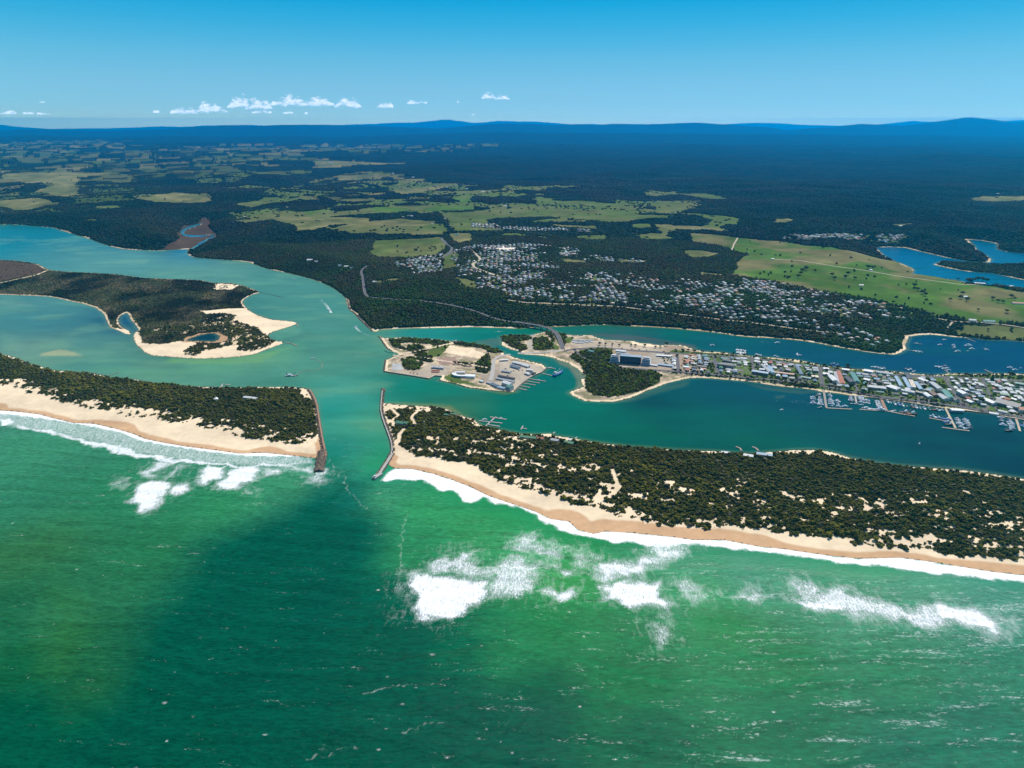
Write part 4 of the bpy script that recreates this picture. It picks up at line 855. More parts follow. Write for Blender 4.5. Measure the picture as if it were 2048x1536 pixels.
    for j,i in enumerate(big):
        o=bpy.data.objects.new('coastal_shrub',meshes[(j*7)%len(meshes)]);COL.objects.link(o)
        o.location=(X[i],Y[i],Z[i]-.3);o.scale=(rad[i]*1.05,rad[i]*1.05,hg[i]*1.05);o.rotation_euler=(0,0,random.uniform(0,6.28))
        e=isl[i]==6
        o['label']='dark rounded shrub on the seaward edge of the '+('right' if e else 'left')+' dune scrub';o['category']='shrub';o['group']='shrubs along the '+('right' if e else 'left')+' dune edge'
    X,Y=candidates(1500,2300,4.6,math.radians(43));k=inside(X,Y,TOWN)&(RNG.random(len(X))<.36*sst(.40,.55,fbm(X/40,Y/40,661,3)));X=X[k];Y=Y[k];k=clear(X,Y,.6);X=X[k];Y=Y[k];Z=height(X,Y);n_=len(X)
    rad=RNG.uniform(1.6,3.6,n_);hg=rad*RNG.uniform(.7,1.2,n_);col=pal(n_,(.035,.05,.012),(.08,.11,.015),RNG.random(n_))
    o=scatter(X,Y,Z-.2,rad,hg,col,tm,'garden_greenery',m_scrub);o['label']='hedges, shrubs and small garden trees between the houses of the flat town'
    print('near plants',n,time.time()-T0)
    X,Y=candidates(2340,4200,5.6,math.radians(44));m=(lid(X,Y)==4)&(sdf(X,Y)>4);X=X[m];Y=Y[m];C,D,K,_=cover(X,Y);k=RNG.random(len(X))<np.where(K==3,D*.75,D);X=X[k];Y=Y[k];K=K[k];Z=height(X,Y);n_=len(X)
    sb=K==1;rad=np.where(sb,RNG.uniform(2.2,4.5,n_),RNG.uniform(1.6,4.4,n_));hg=np.where(sb,rad*.9,RNG.uniform(.9,2.6,n_));col=pal(n_,(.034,.042,.013),(.058,.050,.020),RNG.random(n_),.45)*(.45+1.3*sst(.32,.68,fbm(X/75,Y/110,503,5)))[:,None]
    o=scatter(X,Y,Z-.2,rad,hg,col,ht,'island_scrub',m_scrub);o['label']='low dark scrub and saltmarsh bushes over the back of the flat river island'
    # river bluff, town fringe and forest
    X,Y=candidates(1500,3700,8.2,math.radians(42));C,D,K,_=cover(X,Y);g=RNG.random(len(X));d=sdf(X,Y)
    k=(d>6)&(lid(X,Y)==1)&(g<D);X=X[k];Y=Y[k];k=clear(X,Y,2.5);X=X[k];Y=Y[k];Z=height(X,Y);n=len(X)
    tone=fbm(X/160,Y/160,621,4);t2=sst(.55,.8,fbm(X/60,Y/60,625,3))
    rad=RNG.uniform(4.0,7.2,n)*(.8+.35*tone);hg=RNG.uniform(5,8.5,n)*(.7+.5*tone)
    col=pal(n,(.050,.060,.015),(.062,.050,.020),sst(.4,.6,tone)*.75);col=col*(1-t2[:,None]*.7)+np.array((.034,.070,.012))*t2[:,None]*.7
    col*=(.62+.85*fbm(X/330,Y/330,641,3))[:,None]
    gl=sst(.5,.68,fbm(X/210+4,Y/210,645,3))*(Y<2450);col=col*(1-.6*gl[:,None])+np.array((.05,.095,.014))*.6*gl[:,None]
    o=scatter(X,Y,Z-1,rad,hg,col,[tuft(s+80,3,.8,.5,.5,.72) for s in range(6)],'woodland',m_wood);o['label']='dark eucalypt forest on the river bluffs and behind the hill suburb'
    print('wood',n,time.time()-T0)
    X,Y=candidates(3700,8600,14.0,math.radians(39.5));C,D,K,_=cover(X,Y);g=RNG.random(len(X));d=sdf(X,Y)
    k=(d>10)&(lid(X,Y)==1)&(g<D)
    # hedgerows and lone paddock trees
    X=X[k];Y=Y[k];Z=height(X,Y);n=len(X)
    tone=fbm(X/420,Y/420,631,4)
    rad=RNG.uniform(7.5,11.5,n);hg=RNG.uniform(4,6.5,n)*(.7+.6*tone)
    col=pal(n,(.018,.027,.011),(.028,.025,.012),sst(.4,.6,tone)*.8)
    col*=(.55+1.0*fbm(X/900,Y/900,647,3))[:,None]
    o=scatter(X,Y,Z-2,rad,hg,col,[tuft(s+90,1,.8) for s in range(8)],'far_woodland',m_far);o['label']='hazy dark forest blocks between the farm paddocks'
    print('far',n,time.time()-T0)
# ------------------------------------------------------------------ built things
_mats={}
def M(name,rgb,rough=.7,metal=0.0,nz=.12,sc=.6):
    if name in _mats:return _mats[name]
    m,nt,b=newmat(name);nb=NB(nt);n=nb.noise(nb.pos(),sc,3);v=nb.ramp(n,[(.3,1-nz),(.7,1+nz)])
    nb.link(nb.mix(1.0,tuple(rgb)+(1,),v,'MULTIPLY'),b.inputs['Base Color']);b.inputs['Roughness'].default_value=rough;b.inputs['Metallic'].default_value=metal
    b.inputs['Specular IOR Level'].default_value=.3
    _mats[name]=m;return m
ROOFS={'white':(.70,.70,.68),'pale grey':(.42,.43,.44),'light blue':(.30,.42,.52),'grey blue':(.16,.21,.27),'dark grey':(.075,.08,.09),'teal':(.10,.26,.22),'green':(.09,.24,.13),'terracotta':(.42,.15,.08),'cream':(.62,.52,.38),'brown':(.17,.10,.07)}
for k,c in ROOFS.items():M('roof_'+k.replace(' ','_'),c,.5)
def RM(k):return _mats['roof_'+k.replace(' ','_')]
WALLC=[M('wall_white',(.72,.70,.66)),M('wall_cream',(.55,.46,.33)),M('wall_brick',(.26,.13,.08)),M('wall_grey',(.32,.31,.30))]
m_glass=M('dark_glass',(.03,.05,.07),.1);m_wt=M('white_paint',(.82,.82,.82),.35);m_wood=m_wood
m_deck=M('timber_deck',(.30,.26,.21),.8);m_conc=M('concrete',(.42,.39,.35),.85);m_rock=M('boulders',(.17,.125,.09),.9,nz=.5,sc=.5);m_asph=M('asphalt',(.115,.11,.115),.9);m_tan=M('sand_track',(.50,.41,.29),.9)
m_path=M('reddish_path',(.36,.20,.13),.9);m_blue=M('blue_paint',(.02,.13,.42),.4);m_navy=M('navy_paint',(.015,.035,.10),.4);m_red=M('red_paint',(.45,.03,.02),.4);m_steel=M('grey_steel',(.3,.31,.32),.5);m_black=M('black_paint',(.02,.02,.022),.5);m_green=M('green_paint',(.03,.16,.09),.5);m_rust=M('rusty_paint',(.22,.08,.04),.7);m_trunk=M('bark',(.10,.075,.05),.95)
class MBd:
    def __init__(s):s.V=[];s.F=[]
    def add(s,V,Fc):
        o=len(s.V);s.V+= [tuple(v) for v in V];s.F+=[tuple(i+o for i in f) for f in Fc];return s
    def box(s,cx,cy,z0,L,Wd,H,ang=0,taper=1.0):
        c,sn=math.cos(ang),math.sin(ang);V=[]
        for z,k in((z0,1),(z0+H,taper)):
            for a,b in((-1,-1),(1,-1),(1,1),(-1,1)):
                x=a*L/2*k;y=b*Wd/2*k;V.append((cx+x*c-y*sn,cy+x*sn+y*c,z))
        return s.add(V,[(0,3,2,1),(4,5,6,7),(0,1,5,4),(1,2,6,5),(2,3,7,6),(3,0,4,7)])
    def roof(s,cx,cy,z0,L,Wd,H,ang=0,hip=.0,ov=.5):
        L2=L/2+ov;W2=Wd/2+ov;r=L2-hip*W2
        c,sn=math.cos(ang),math.sin(ang)
        P=[(-L2,-W2,0),(L2,-W2,0),(L2,W2,0),(-L2,W2,0),(-r,0,H),(r,0,H),(-L2,-W2,-.25),(L2,-W2,-.25),(L2,W2,-.25),(-L2,W2,-.25)]
        return s.add([(cx+x*c-y*sn,cy+x*sn+y*c,z0+z) for x,y,z in P],[(0,1,5,4),(2,3,4,5),(1,2,5),(3,0,4),(6,9,8,7),(0,6,7,1),(1,7,8,2),(2,8,9,3),(3,9,6,0)])
    def cyl(s,x,y,z0,r,H,n=8,r2=None):
        r2=r if r2 is None else r2
        V=[(x+r*math.cos(6.2832*i/n),y+r*math.sin(6.2832*i/n),z0) for i in range(n)]+[(x+r2*math.cos(6.2832*i/n),y+r2*math.sin(6.2832*i/n),z0+H) for i in range(n)]
        return s.add(V,[(i,(i+1)%n,(i+1)%n+n,i+n) for i in range(n)]+[tuple(range(n,2*n)),tuple(range(n-1,-1,-1))])
    def bar(s,a,b,w,h=None):
        h=h or w;a=np.array(a,float);b=np.array(b,float);d=b-a;d/=np.linalg.norm(d)+1e-9
        u=np.cross(d,(0,0,1));u=u/np.linalg.norm(u) if np.linalg.norm(u)>1e-3 else np.array((1.,0,0));v=np.cross(u,d)
        V=[p+u*sx*w/2+v*sy*h/2 for p in(a,b) for sx,sy in((-1,-1),(1,-1),(1,1),(-1,1))]
        return s.add(V,[(0,3,2,1),(4,5,6,7),(0,1,5,4),(1,2,6,5),(2,3,7,6),(3,0,4,7)])
    def mesh(s,name,mat):
        me=bpy.data.meshes.new(name);me.from_pydata(s.V,[],s.F);me.materials.append(mat);return me
    def obj(s,name,mat,parent=None):
        o=bpy.data.objects.new(name,s.mesh(name,mat));COL.objects.link(o)
        if parent:o.parent=parent
        return o
def thing(name,label,cat,x=0,y=0,z=0,rz=0,group=None):
    o=bpy.data.objects.new(name,None);COL.objects.link(o);o.location=(x,y,z);o.rotation_euler=(0,0,rz);o['label']=label;o['category']=cat
    if group:o['group']=group
    o.empty_display_size=.1;return o
def tag(o,label,cat,group=None):
    o['label']=label;o['category']=cat
    if group:o['group']=group
    return o
def dup(src,x,y,z,rz,label,group=None,sc=None):
    r=src.copy();COL.objects.link(r);r.location=(x,y,z);r.rotation_euler=(0,0,rz);r['label']=label
    if sc:r.scale=(sc,sc,sc)
    if group:r['group']=group
    elif 'group' in r:del r['group']
    for ch in KIDS[src.name]:
        c=ch.copy();COL.objects.link(c);c.parent=r
    return r
KIDS={}
class Proto:
    """parts built once; the first use makes the objects, later uses copy them"""
    def __init__(s,name,cat,parts):s.name=name;s.cat=cat;s.parts=parts;s.first=None
    def put(s,x,y,z,rz,label,group=None,sc=1.0):
        if s.first is None:
            t=thing(s.name,label,s.cat,x,y,z,rz,group);t.scale=(sc,sc,sc);ks=[]
            for n,mb,m in s.parts:ks.append(mb.obj(n,m,t))
            KIDS[t.name]=ks;s.first=t;return t
        return dup(s.first,x,y,z,rz,label,group,sc)
def gz(x,y):return float(height(np.array([x]),np.array([y]))[0])
def G(px,py,z=2.2):
    x,y=g0(px,py,z);return float(x),float(y)
def GT(px,py):
    x,y,z=P3(px,py);return float(x[0]),float(y[0]),float(z[0])
# ---- house prototypes
def house_parts(L,Wd,h,roof,wall,style,hip):
    w=MBd();w.box(0,0,-1.2,L,Wd,h+1.2);r=MBd();rh=Wd*.26
    if style=='L':
        w.box(L*.22,-Wd*.62,-1.2,Wd*.7,Wd*.6,h+1.2-.004);r.roof(0,0,h,L,Wd,rh,0,hip);r.roof(L*.22,-Wd*.60,h-.02,Wd*.75+1,Wd*.7,rh*.8,math.pi/2,hip)
    elif style=='flat':
        r.box(0,0,h,L+.6,Wd+.6,.5)
    else:r.roof(0,0,h,L,Wd,rh,0,hip)
    g=MBd()
    g.box(0,-Wd/2-.03,.9,L*.62,.08,1.3)
    return [('wall',w,wall),('roof',r,RM(roof)),('window',g,m_glass)]
HP={}
def house(roof,k):
    key=(roof,k)
    if key not in HP:
        L,Wd,h,st,hp=[(14,9.5,3.0,'hip',1),(16,10,3.1,'L',1),(12,8.5,5.6,'gable',0),(18,9,3.0,'gable',0),(13,11,5.8,'hip',1)][k]
        HP[key]=Proto('house','house',house_parts(L,Wd,h,roof,WALLC[(k+len(roof))%4],'L' if st=='L' else 'x',hp))
    return HP[key]
STY=['hip-roofed bungalow','L-shaped bungalow','gabled two-storey house','long gabled bungalow','two-storey hip-roofed house']
OCC=[]
def occ(x,y,r):OCC.append((x,y,r));AVOID.append((x,y,r))
def free(x,y,r):
    return all((x-a)**2+(y-b)**2>(r+c)**2*.81 for a,b,c in OCC)
def building(ax,ay,bx,by,wd,h,roof,label,name='building',cat='building',style='gable',wall=0,hip=0.0,z=None,win=True,rh=None):
    """a building whose long axis runs between two photo points"""
    x0,y0=G(ax,ay);x1,y1=G(bx,by);L=math.hypot(x1-x0,y1-y0);an=math.atan2(y1-y0,x1-x0);cx,cy=(x0+x1)/2,(y0+y1)/2
    if z is None:z=max(.8,gz(cx,cy))
    t=thing(name,label,cat,cx,cy,z,an)
    MBd().box(0,0,-1.5,L,wd,h+1.5).obj('wall',WALLC[wall],t)
    r=MBd()
    if style=='flat':r.box(0,0,h,L+.8,wd+.8,.6)
    else:r.roof(0,0,h,L,wd,rh or wd*.2,0,hip)
    rf=r.obj('roof',RM(roof),t)
    if style=='flat' and L>14:
        u=MBd();
        for q in range(int(L//12)):MBd().box(-L/2+7+q*12,((q%3)-1)*wd*.2,h+.6,1.8,1.4,1.1).obj('rooftop_unit',m_steel,rf)
    if win:
        nfl=max(1,int(h//3));nw=max(2,int(L//4.5))
        for side in(-1,1):
            for f in range(nfl):
                MBd().box(0,side*(wd/2+.03),.9+3*f,L*.88,.1,1.3).obj('window_band',m_glass,t)
    n=max(1,int(L/wd))
    for i in range(n+1):
        q=-.5+i/n if n>0 else 0
        occ(cx+q*L*math.cos(an)*.9,cy+q*L*math.sin(an)*.9,wd*.6+1)
    return t
# ---- ribbons: roads and paths laid on the ground
def ribbon(name,P,w,mat,lift=.35,label=None,kind='structure',onland=True,step=14.):
    pts=[P[0]]
    for a,b in zip(P[:-1],P[1:]):
        L=math.hypot(*(b-a));k=max(1,int(L/step))
        for j in range(1,k+1):pts.append(a+(b-a)*j/k)
    pts=np.array(pts)
    for _ in range(3):pts[1:-1]=(pts[:-2]+2*pts[1:-1]+pts[2:])/4
    d=np.gradient(pts,axis=0);d/=np.linalg.norm(d,axis=1)[:,None]+1e-9;n=np.stack([-d[:,1],d[:,0]],1)
    rows=[]
    for q in(-.5,0,.5):
        p=pts+n*w*q;z=height(p[:,0],p[:,1])
        rows.append((p,z))
    zz=np.maximum(np.maximum(rows[0][1],rows[1][1]),rows[2][1])+lift
    V=np.concatenate([np.column_stack([p,zz]) for p,z in rows]);m=len(pts);Fc=[]
    for r in range(2):
        for i in range(m-1):Fc.append((r*m+i,r*m+i+1,(r+1)*m+i+1,(r+1)*m+i))
    o=mesh_np(name,V,np.array(Fc),4,mat)
    if kind:o['kind']=kind
    if label:o['label']=label
    for p in pts[::1]:AVOID.append((p[0],p[1],w*.5+2.0))
    return o,pts
ROADS=[]
def road(s,w,label,mat=None,name='road',hid=True):
    P=W(s);o,pts=ribbon(name,P,w,mat or m_asph,label=label);ROADS.append((pts,w))
    for p in pts:OCC.append((p[0],p[1],w*.5))
    return pts
road("735 531 722 542 726 560 729 585 735 594 755 597 800 600 840 602 900 610 950 622 987 637 1020 644 1040 646.5",11,"grey road winding down the wooded bluff to the bridge")
road("735 531 760 534 800 532 830 528",8,"side road from the bluff bend into the wooded suburb")
road("889 436 893 446 903 456 898 462 886 470 883 478 893 488 905 496 900 506 890 512 870 520",15,"highway curving down between paddocks and the hill suburb")
road("945 503 956 512 962 520 945 527 948 535 975 545 1000 553",12,"pale street through the hill suburb",m_tan)
road("1012 600 1050 606 1125 609 1212 612 1237 613.5 1325 624 1400 634 1475 643 1550 652 1625 662 1700 667",8,"street along the top of the bluff",m_tan)
road("1475 476 1468 488 1463 501",7,"pale straight farm track up the hill",m_tan)
road("1545 518 1600 521 1660 531 1730 541 1800 553 1870 562 1930 570 2048 576",7,"pale farm track along the ridge paddock",m_tan)
road("1868 636 1905 644 1961 645 2010 650 2048 656",8,"road beside the lakeside paddock",m_tan)
road("1905 644 1898 652 1892 660",6,"short pale drive down to the bay",m_tan)
road("1123 702 1072 706 1041 705.5 1010 710 994 713 987 720 986 735 985 748 981 761",10,"road over the causeway and down the works island",m_conc)
road("1127 703 1145 697 1160 698 1200 695 1260 701 1310 704 1355 707 1400 710 1450 713 1500 716 1541 721 1595 729 1634 734 1700 744 1785 750 1870 754 1960 757 2048 762 2300 772",12,"esplanade along the north shore of the town")
road("1148 698 1160 712 1180 722",8,"loop road beside the lawn at the bridge end")
sp=road("1240 735 1295 739.5 1354 743.5 1412 748 1471 754 1572 762 1634 769 1697 783 1768 795 1870 806 1955 819 2023 832 2300 872",13,"waterfront highway along the south shore of the town")
CROSS=[("1354 709 1357 743",9),("1428 713 1436 749",8),("1502 717 1512 757",8),("1639 737 1645 771",10),("1703 746 1716 784",8),("1800 751 1838 798",8),("1889 756 1925 812",8),("1965 759 1995 822",7)]
for i,(s,w_) in enumerate(CROSS):road(s,w_,"cross street of the flat town, number %s counted from the resort"%['one','two','three','four','five','six','seven','eight'][i])
road("779 705 800 716 830 720 880 732 930 742 975 750",7,"pale dirt lane across the works island",m_tan,'lane')
# ---- bridge
bp_=[G(1030,645,8),G(1048,646.5,10),G(1075,650,11),G(1100,656.5,9.5),G(1114,667,7.5),G(1121,682,5),G(1126,698,3.2)]
zs=[12,10.5,11,9.5,7.5,5,3.0]
br=thing('bridge','long curved road bridge between the wooded bluff and the town spit','bridge')
pts=np.array([(a,b,c) for (a,b),c in zip(bp_,zs)])
tt=np.linspace(0,len(pts)-1,40);pts=np.stack([np.interp(tt,range(len(pts)),pts[:,k]) for k in range(3)],1)
for _ in range(4):pts[1:-1]=(pts[:-2]+2*pts[1:-1]+pts[2:])/4
def strip3(pts,w,th,off=0.0,dz=0.0):
    d=np.gradient(pts[:,:2],axis=0);d/=np.linalg.norm(d,axis=1)[:,None]+1e-9;n=np.stack([-d[:,1],d[:,0]],1);mb=MBd();k=len(pts);V=[]
    for q,z in((-.5,0),(.5,0),(.5,-th),(-.5,-th)):
        for i in range(k):V.append((pts[i,0]+n[i,0]*(w*q+off),pts[i,1]+n[i,1]*(w*q+off),pts[i,2]+z+dz))
    Fc=[((a)*k+i,(a)*k+i+1,((a+1)%4)*k+i+1,((a+1)%4)*k+i) for a in range(4) for i in range(k-1)]
    Fc+=[(0,k,2*k,3*k),(k-1,4*k-1,3*k-1,2*k-1)]
    return mb.add(V,Fc)
strip3(pts,11,.9).obj('deck',m_asph,br)
for sd in(-1,1):strip3(pts,.5,.9,sd*5.6,.9).obj('parapet',m_conc,br)
for i in range(3,30,3):
    p=pts[i];MBd().box(p[0],p[1],-2.5,2,8,p[2]+1.6,math.atan2(*(pts[i+1]-p)[[1,0]])).obj('pier_column',m_conc,br)
for p in pts:AVOID.append((p[0],p[1],9))
# embankment under the southern half of the bridge
eb=thing('bridge_embankment','grassy ramp carrying the south end of the curved bridge','embankment')
mb=MBd();q=pts[24:];d=np.gradient(q[:,:2],axis=0);d/=np.linalg.norm(d,axis=1)[:,None];n=np.stack([-d[:,1],d[:,0]],1)
V=[]
for s_,ex in((-1,1),(-1,0),(1,0),(1,1)):
    for i in range(len(q)):
        w_=5.3+ex*(q[i,2]*1.3);V.append((q[i,0]+n[i,0]*s_*w_,q[i,1]+n[i,1]*s_*w_,(-.5 if ex else q[i,2]-.95)))
k=len(q);mb.add(V,[(a*k+i,a*k+i+1,(a+1)*k+i+1,(a+1)*k+i) for a in range(3) for i in range(k-1)]).obj('grass_slope',M('grass_bank',(.12,.13,.05)),eb)
# ------------------------------------------------------------------ town: placed landmarks first, then the rest of the streets
# resort
x0,y0=G(1223,726);x1,y1=G(1300,732);an=math.atan2(y1-y0,x1-x0);L=math.hypot(x1-x0,y1-y0);cx,cy=(x0+x1)/2,(y0+y1)/2+8
t=thing('resort','five-storey resort with white terraced wings and dark blue glass middle','resort',cx,cy,gz(cx,cy),an)
MBd().box(0,4,-1,L*.52,13,17).obj('centre_block',M('blue_cladding',(.035,.085,.19),.3),t)
for f in range(5):MBd().box(0,-2.8,1.2+3.2*f,L*.5,.3,1.7).obj('glass_band',m_glass,t)
for sd in(-1,1):
    wg=MBd()
    for f in range(5):
        wg.box(sd*L*.385,2-f*.0,3.2*f-.6,L*.23-f*.9,24-f*3.2,.9)
        wg.box(sd*L*.385,4,3.2*f+.3,L*.20-f*.9,17-f*2.4,2.3)
    wing=wg.obj('terraced_wing',M('terrace_white',(.62,.66,.72),.5),t)
    for f in range(5):MBd().box(sd*L*.385,4-(17-f*2.4)/2-.05,3.2*f+.5,L*.185-f*.9,.15,1.9).obj('balcony_glass',m_glass,wing)
MBd().roof(0,4,16,L*.53,14,2.2,0,.5).obj('roof',RM('light blue'),t);MBd().box(-L*.2,9,16.4,L*.3,6,2.4).obj('plant_room',RM('pale grey'),t)
t.scale=(1.06,1.0,1.3)
for q in range(-3,4):occ(cx+q*L/7*math.cos(an),cy+q*L/7*math.sin(an),15)
B=building
B(1300,731,1315,733,9,3.4,'white','white flat villa just right of the resort',wall=0)
B(1316,730,1347,734,12,3.6,'light blue','long light blue motel roof beside the first cross street')
B(1313,712,1344,714,10,3.2,'white','row of white roofed units behind the blue motel')
B(1232,703,1252,705,12,4,'white','low white-roofed annexe behind the left wing of the resort')
B(1435,733,1468,737,16,10,'dark grey','dark grey apartment block on the waterfront highway',wall=3,hip=.8)
B(1445,724,1462,727,12,8,'dark grey','smaller dark grey apartments behind the waterfront block',wall=3,hip=.8)
B(1367,735,1378,736,11,3.2,'white','pale bungalow right of the first cross street')
B(1393,733,1412,735,9,3.2,'dark grey','long dark-roofed motel unit near the second cross street')
B(1400,739,1412,740,9,3.4,'terracotta','terracotta-roofed villa on the waterfront highway')
B(1368,722,1386,724,11,3.4,'terracotta','large faded terracotta roof behind the pale bungalow')
B(1504,746,1536,751,12,7,'light blue','blue-grey L-shaped motel front, long wing',wall=3)
B(1524,733,1540,748,9,6,'pale grey','pale wing of the L-shaped motel running inland')
B(1537,736,1546,750,9,6,'light blue','blue wing of the motel beside the pink one')
B(1547,746,1588,751,9,3.6,'terracotta','long pink-roofed motel on the highway',wall=1)
B(1594,735,1603,751,9,3.4,'grey blue','long grey-blue unit block running inland')
B(1602,755,1622,759,9,3.4,'teal','long teal unit block facing the highway')
B(1623,756,1636,757,14,5,'cream','cream hall at the corner of the fourth cross street',style='flat',wall=1)
B(1624,738,1635,739,12,4,'grey blue','grey-blue hall on the north esplanade corner')
B(1646,739,1657,740,12,4,'white','white gabled house right of the fourth cross street')
B(1646,749,1658,751,14,4,'white','white broad-roofed house halfway down the fourth cross street')
B(1660,755,1670,766,13,6,'white','white apartments right of the fourth cross street, near the pier')
B(1676,745,1685,770,11,3.6,'terracotta','long terracotta motel roof running inland behind the first pier')
B(1670,746,1676,768,8,3.2,'pale grey','grey strip of carports beside the terracotta motel')
B(1684,740,1698,742,11,4,'white','white gabled boathouse near the north esplanade')
B(1693,758,1705,769,13,6,'dark grey','dark two-storey block behind the second pier',wall=3)
B(1704,748,1714,766,12,4,'teal','dark green-grey motel wing left of the fifth street')
B(1728,743,1746,746,14,5,'white','pair of white gables on the north esplanade')
B(1728,760,1740,763,12,4,'white','white house between the two big blue motels')
B(1751,746,1785,751,11,5,'grey blue','long blue motel on the north esplanade')
B(1791,757,1802,776,8,6,'light blue','long blue unit block running inland, first of the pair')
B(1807,759,1819,780,8,6,'light blue','long blue unit block running inland, second of the pair')
B(1813,750,1821,762,13,5,'dark grey','grey hall at the head of the blue unit blocks',wall=3)
B(1820,764,1827,779,9,6,'cream','cream strip roof beside the blue unit blocks',style='flat')
B(1830,768,1842,783,9,6,'light blue','blue-roofed apartments by the swimming pool')
B(1838,759,1856,766,12,4,'white','white broad hall north of the pool')
B(1863,769,1880,782,13,6,'pale grey','pale grey apartments right of the pool')
B(1734,776,1771,780,15,6,'pale grey','big curved pale roof shopping arcade behind the trawler wharf',hip=.6)
B(1775,775,1797,782,20,6,'white','fan-shaped white arcade roof on the waterfront',hip=.7)
B(1802,783,1828,788,12,5,'pale grey','pale flat supermarket roof on the highway',style='flat')
B(1832,786,1848,790,10,5,'dark grey','dark shopfront row right of the supermarket',wall=3)
B(1848,789,1860,797,12,5,'white','white shop with skylights on the highway')
B(1862,787,1872,795,12,5,'brown','maroon-roofed shop on the highway',wall=2)
B(1878,792,1892,802,14,5,'pale grey','grey shed roof behind the palm-lined car park')
B(1888,785,1901,801,14,6,'teal','large blue-green roofed hall near the fourth pier')
B(1917,788,1930,795,14,9,'white','white-topped three-storey block with dark blue front')
B(1905,799,1914,804,12,5,'dark grey','dark-roofed shop below the white-topped block')
B(1935,803,1945,808,11,4,'white','white kiosk roof beside the car park')
B(1968,802,1989,811,15,6,'white','white ribbed roof by the round dark tree')
B(1992,806,2040,818,28,7,'dark grey','very large dark grey club roof on the waterfront',wall=3)
B(2036,822,2075,828,18,7,'terracotta','terracotta-ended hall below the club')
B(1978,826,1996,829,8,3,'white','white shade canopies on the seawall lawn',win=False)
B(1996,822,2014,826,7,3,'pale grey','pale boat canopy row on the seawall lawn',win=False)
B(2000,790,2018,793,10,4,'green','green-roofed depot behind the club')
B(2023,799,2033,802,9,3.5,'white','little white hall above the club roof')
B(2030,768,2048,771,11,4,'teal','teal-roofed units at the right edge of town')
# blue sign stripe on the club roof
# pool
px_,py_=G(1860,777);t=thing('swimming_pool','turquoise motel swimming pool with pale paving','pool',px_,py_,gz(px_,py_)+.15)
MBd().box(0,0,-.6,16,12,.7,.3).obj('paving',m_conc,t);MBd().box(0,0,.12,10,6.5,.05,.3).obj('water_surface',M('pool_blue',(.03,.42,.55),.1),t);occ(px_,py_,9)
# works island
B(1000,722,1016,721,8,3.5,'white','long white shed at the top of the boatyard')
B(1027,726,1047,731,11,4,'white','white shed in the middle row of the boatyard')
B(1022,733,1039,738,11,4.5,'grey blue','blue-grey gabled shed left of the middle row')
B(1045,731,1058,735,11,4,'white','white workshop right of the middle row')
B(1004,743,1022,746,9,3.6,'pale grey','grey-green shed beside the island road')
B(997,753,1029,759,8,3.4,'dark grey','long dark roof beside the island road',wall=3)
B(992,758,1029,765,8,3.4,'pale grey','long pale boat-storage roof on the island')
B(1053,741,1066,742,9,4,'white','white shed near the harbour quay')
B(1051,747,1060,750,9,4,'white','white low shed above the slipway')
B(1061,746,1070,748,10,4,'dark grey','dark slipway shed on the quay',wall=3)
B(1007,768,1022,773,14,7,'white','tall white fish processing shed at the island tip')
B(1016,776,1024,779,12,8,'teal','teal fish cooperative building on the island corner')
B(996,775,1011,778,9,4,'light blue','pale blue roof on the island seawall')
B(984,769,996,774,10,4,'grey blue','dark blue roofed yard on the island seawall')
B(960,763,967,765,8,3.2,'white','little white office near the curved building')
B(974,766,984,769,7,3,'pale grey','pale kiosk beside the island seawall')
B(864,736,888,738,9,4,'pale grey','open shade shed over boats on the wharf apron',style='flat')
B(1178,703,1188,705,11,3.5,'teal','pale teal roofed house on the lawn near the bridge')
# curved white building
cx,cy=G(926,750);t=thing('curved_building','long white crescent-shaped building on the works island','building',cx,cy,gz(cx,cy))
def arc(mb,r0,r1,a0,a1,z0,z1,n=14):
    V=[]
    for i in range(n+1):
        a=a0+(a1-a0)*i/n
        for r,z in((r0,z0),(r1,z0),(r1,z1),(r0,z1)):V.append((r*math.cos(a)*1.35,r*math.sin(a),z))
    Fc=[(4*i+j,4*(i+1)+j,4*(i+1)+(j+1)%4,4*i+(j+1)%4) for i in range(n) for j in range(4)]+[(3,2,1,0),(4*n,4*n+1,4*n+2,4*n+3)]
    return mb.add(V,Fc)
arc(MBd(),13.5,20.5,math.radians(165),math.radians(292),-1,4.2).obj('wall',WALLC[0],t)
arc(MBd(),13,21,math.radians(163),math.radians(294),4.2,4.9).obj('roof',M('white_roof_sheet',(.84,.85,.86),.3),t)
MBd().box(-9,12.5,-1,26,6,5).obj('back_wing',m_wt,t)
MBd().box(19,-16,-1,26,15,6.2,-.15).obj('hall',m_wt,t)
arc(MBd(),20.4,20.7,math.radians(172),math.radians(288),1,2.9).obj('window_band',m_glass,t)
for q in range(-3,4):occ(cx+q*9,cy-5,12);occ(cx+q*9,cy+10,9)
# lone huts on the spits
B(1487,911,1506,914,9,3.6,'white','white-roofed hut between the two dark jetties')
B(1513,908,1544,912,10,3.6,'light blue','pale blue-grey roofed huts right of the two dark jetties')
B(1443,905,1460,907,7,3.2,'white','low white hut left of the dark jetties')
B(1040,874,1056,876,8,3.4,'green','green-roofed cottage at the left of the lagoon huts')
B(1057,876,1072,878,8,3.4,'green','second green-roofed cottage beside the red hut')
B(1075,878,1087,880,8,3.6,'terracotta','red-roofed hut on the lagoon shore')
B(1102,881,1117,883,9,3.6,'pale grey','pale grey-roofed hut on the lagoon shore')
B(1129,886,1147,889,9,3.6,'green','dark green-roofed hut right of the pale one')
B(1137,880,1146,881,6,3,'white','pinkish white cottage behind the dark green hut')
B(793,846,808,849,10,4,'green','green-roofed surf hut beside the breakwater path, left half')
B(808,848,818,850,8,3.6,'green','green-roofed surf hut beside the breakwater path, right half')
B(889,830,897,831,6,3,'green','small green roof among the lagoon-side scrub')
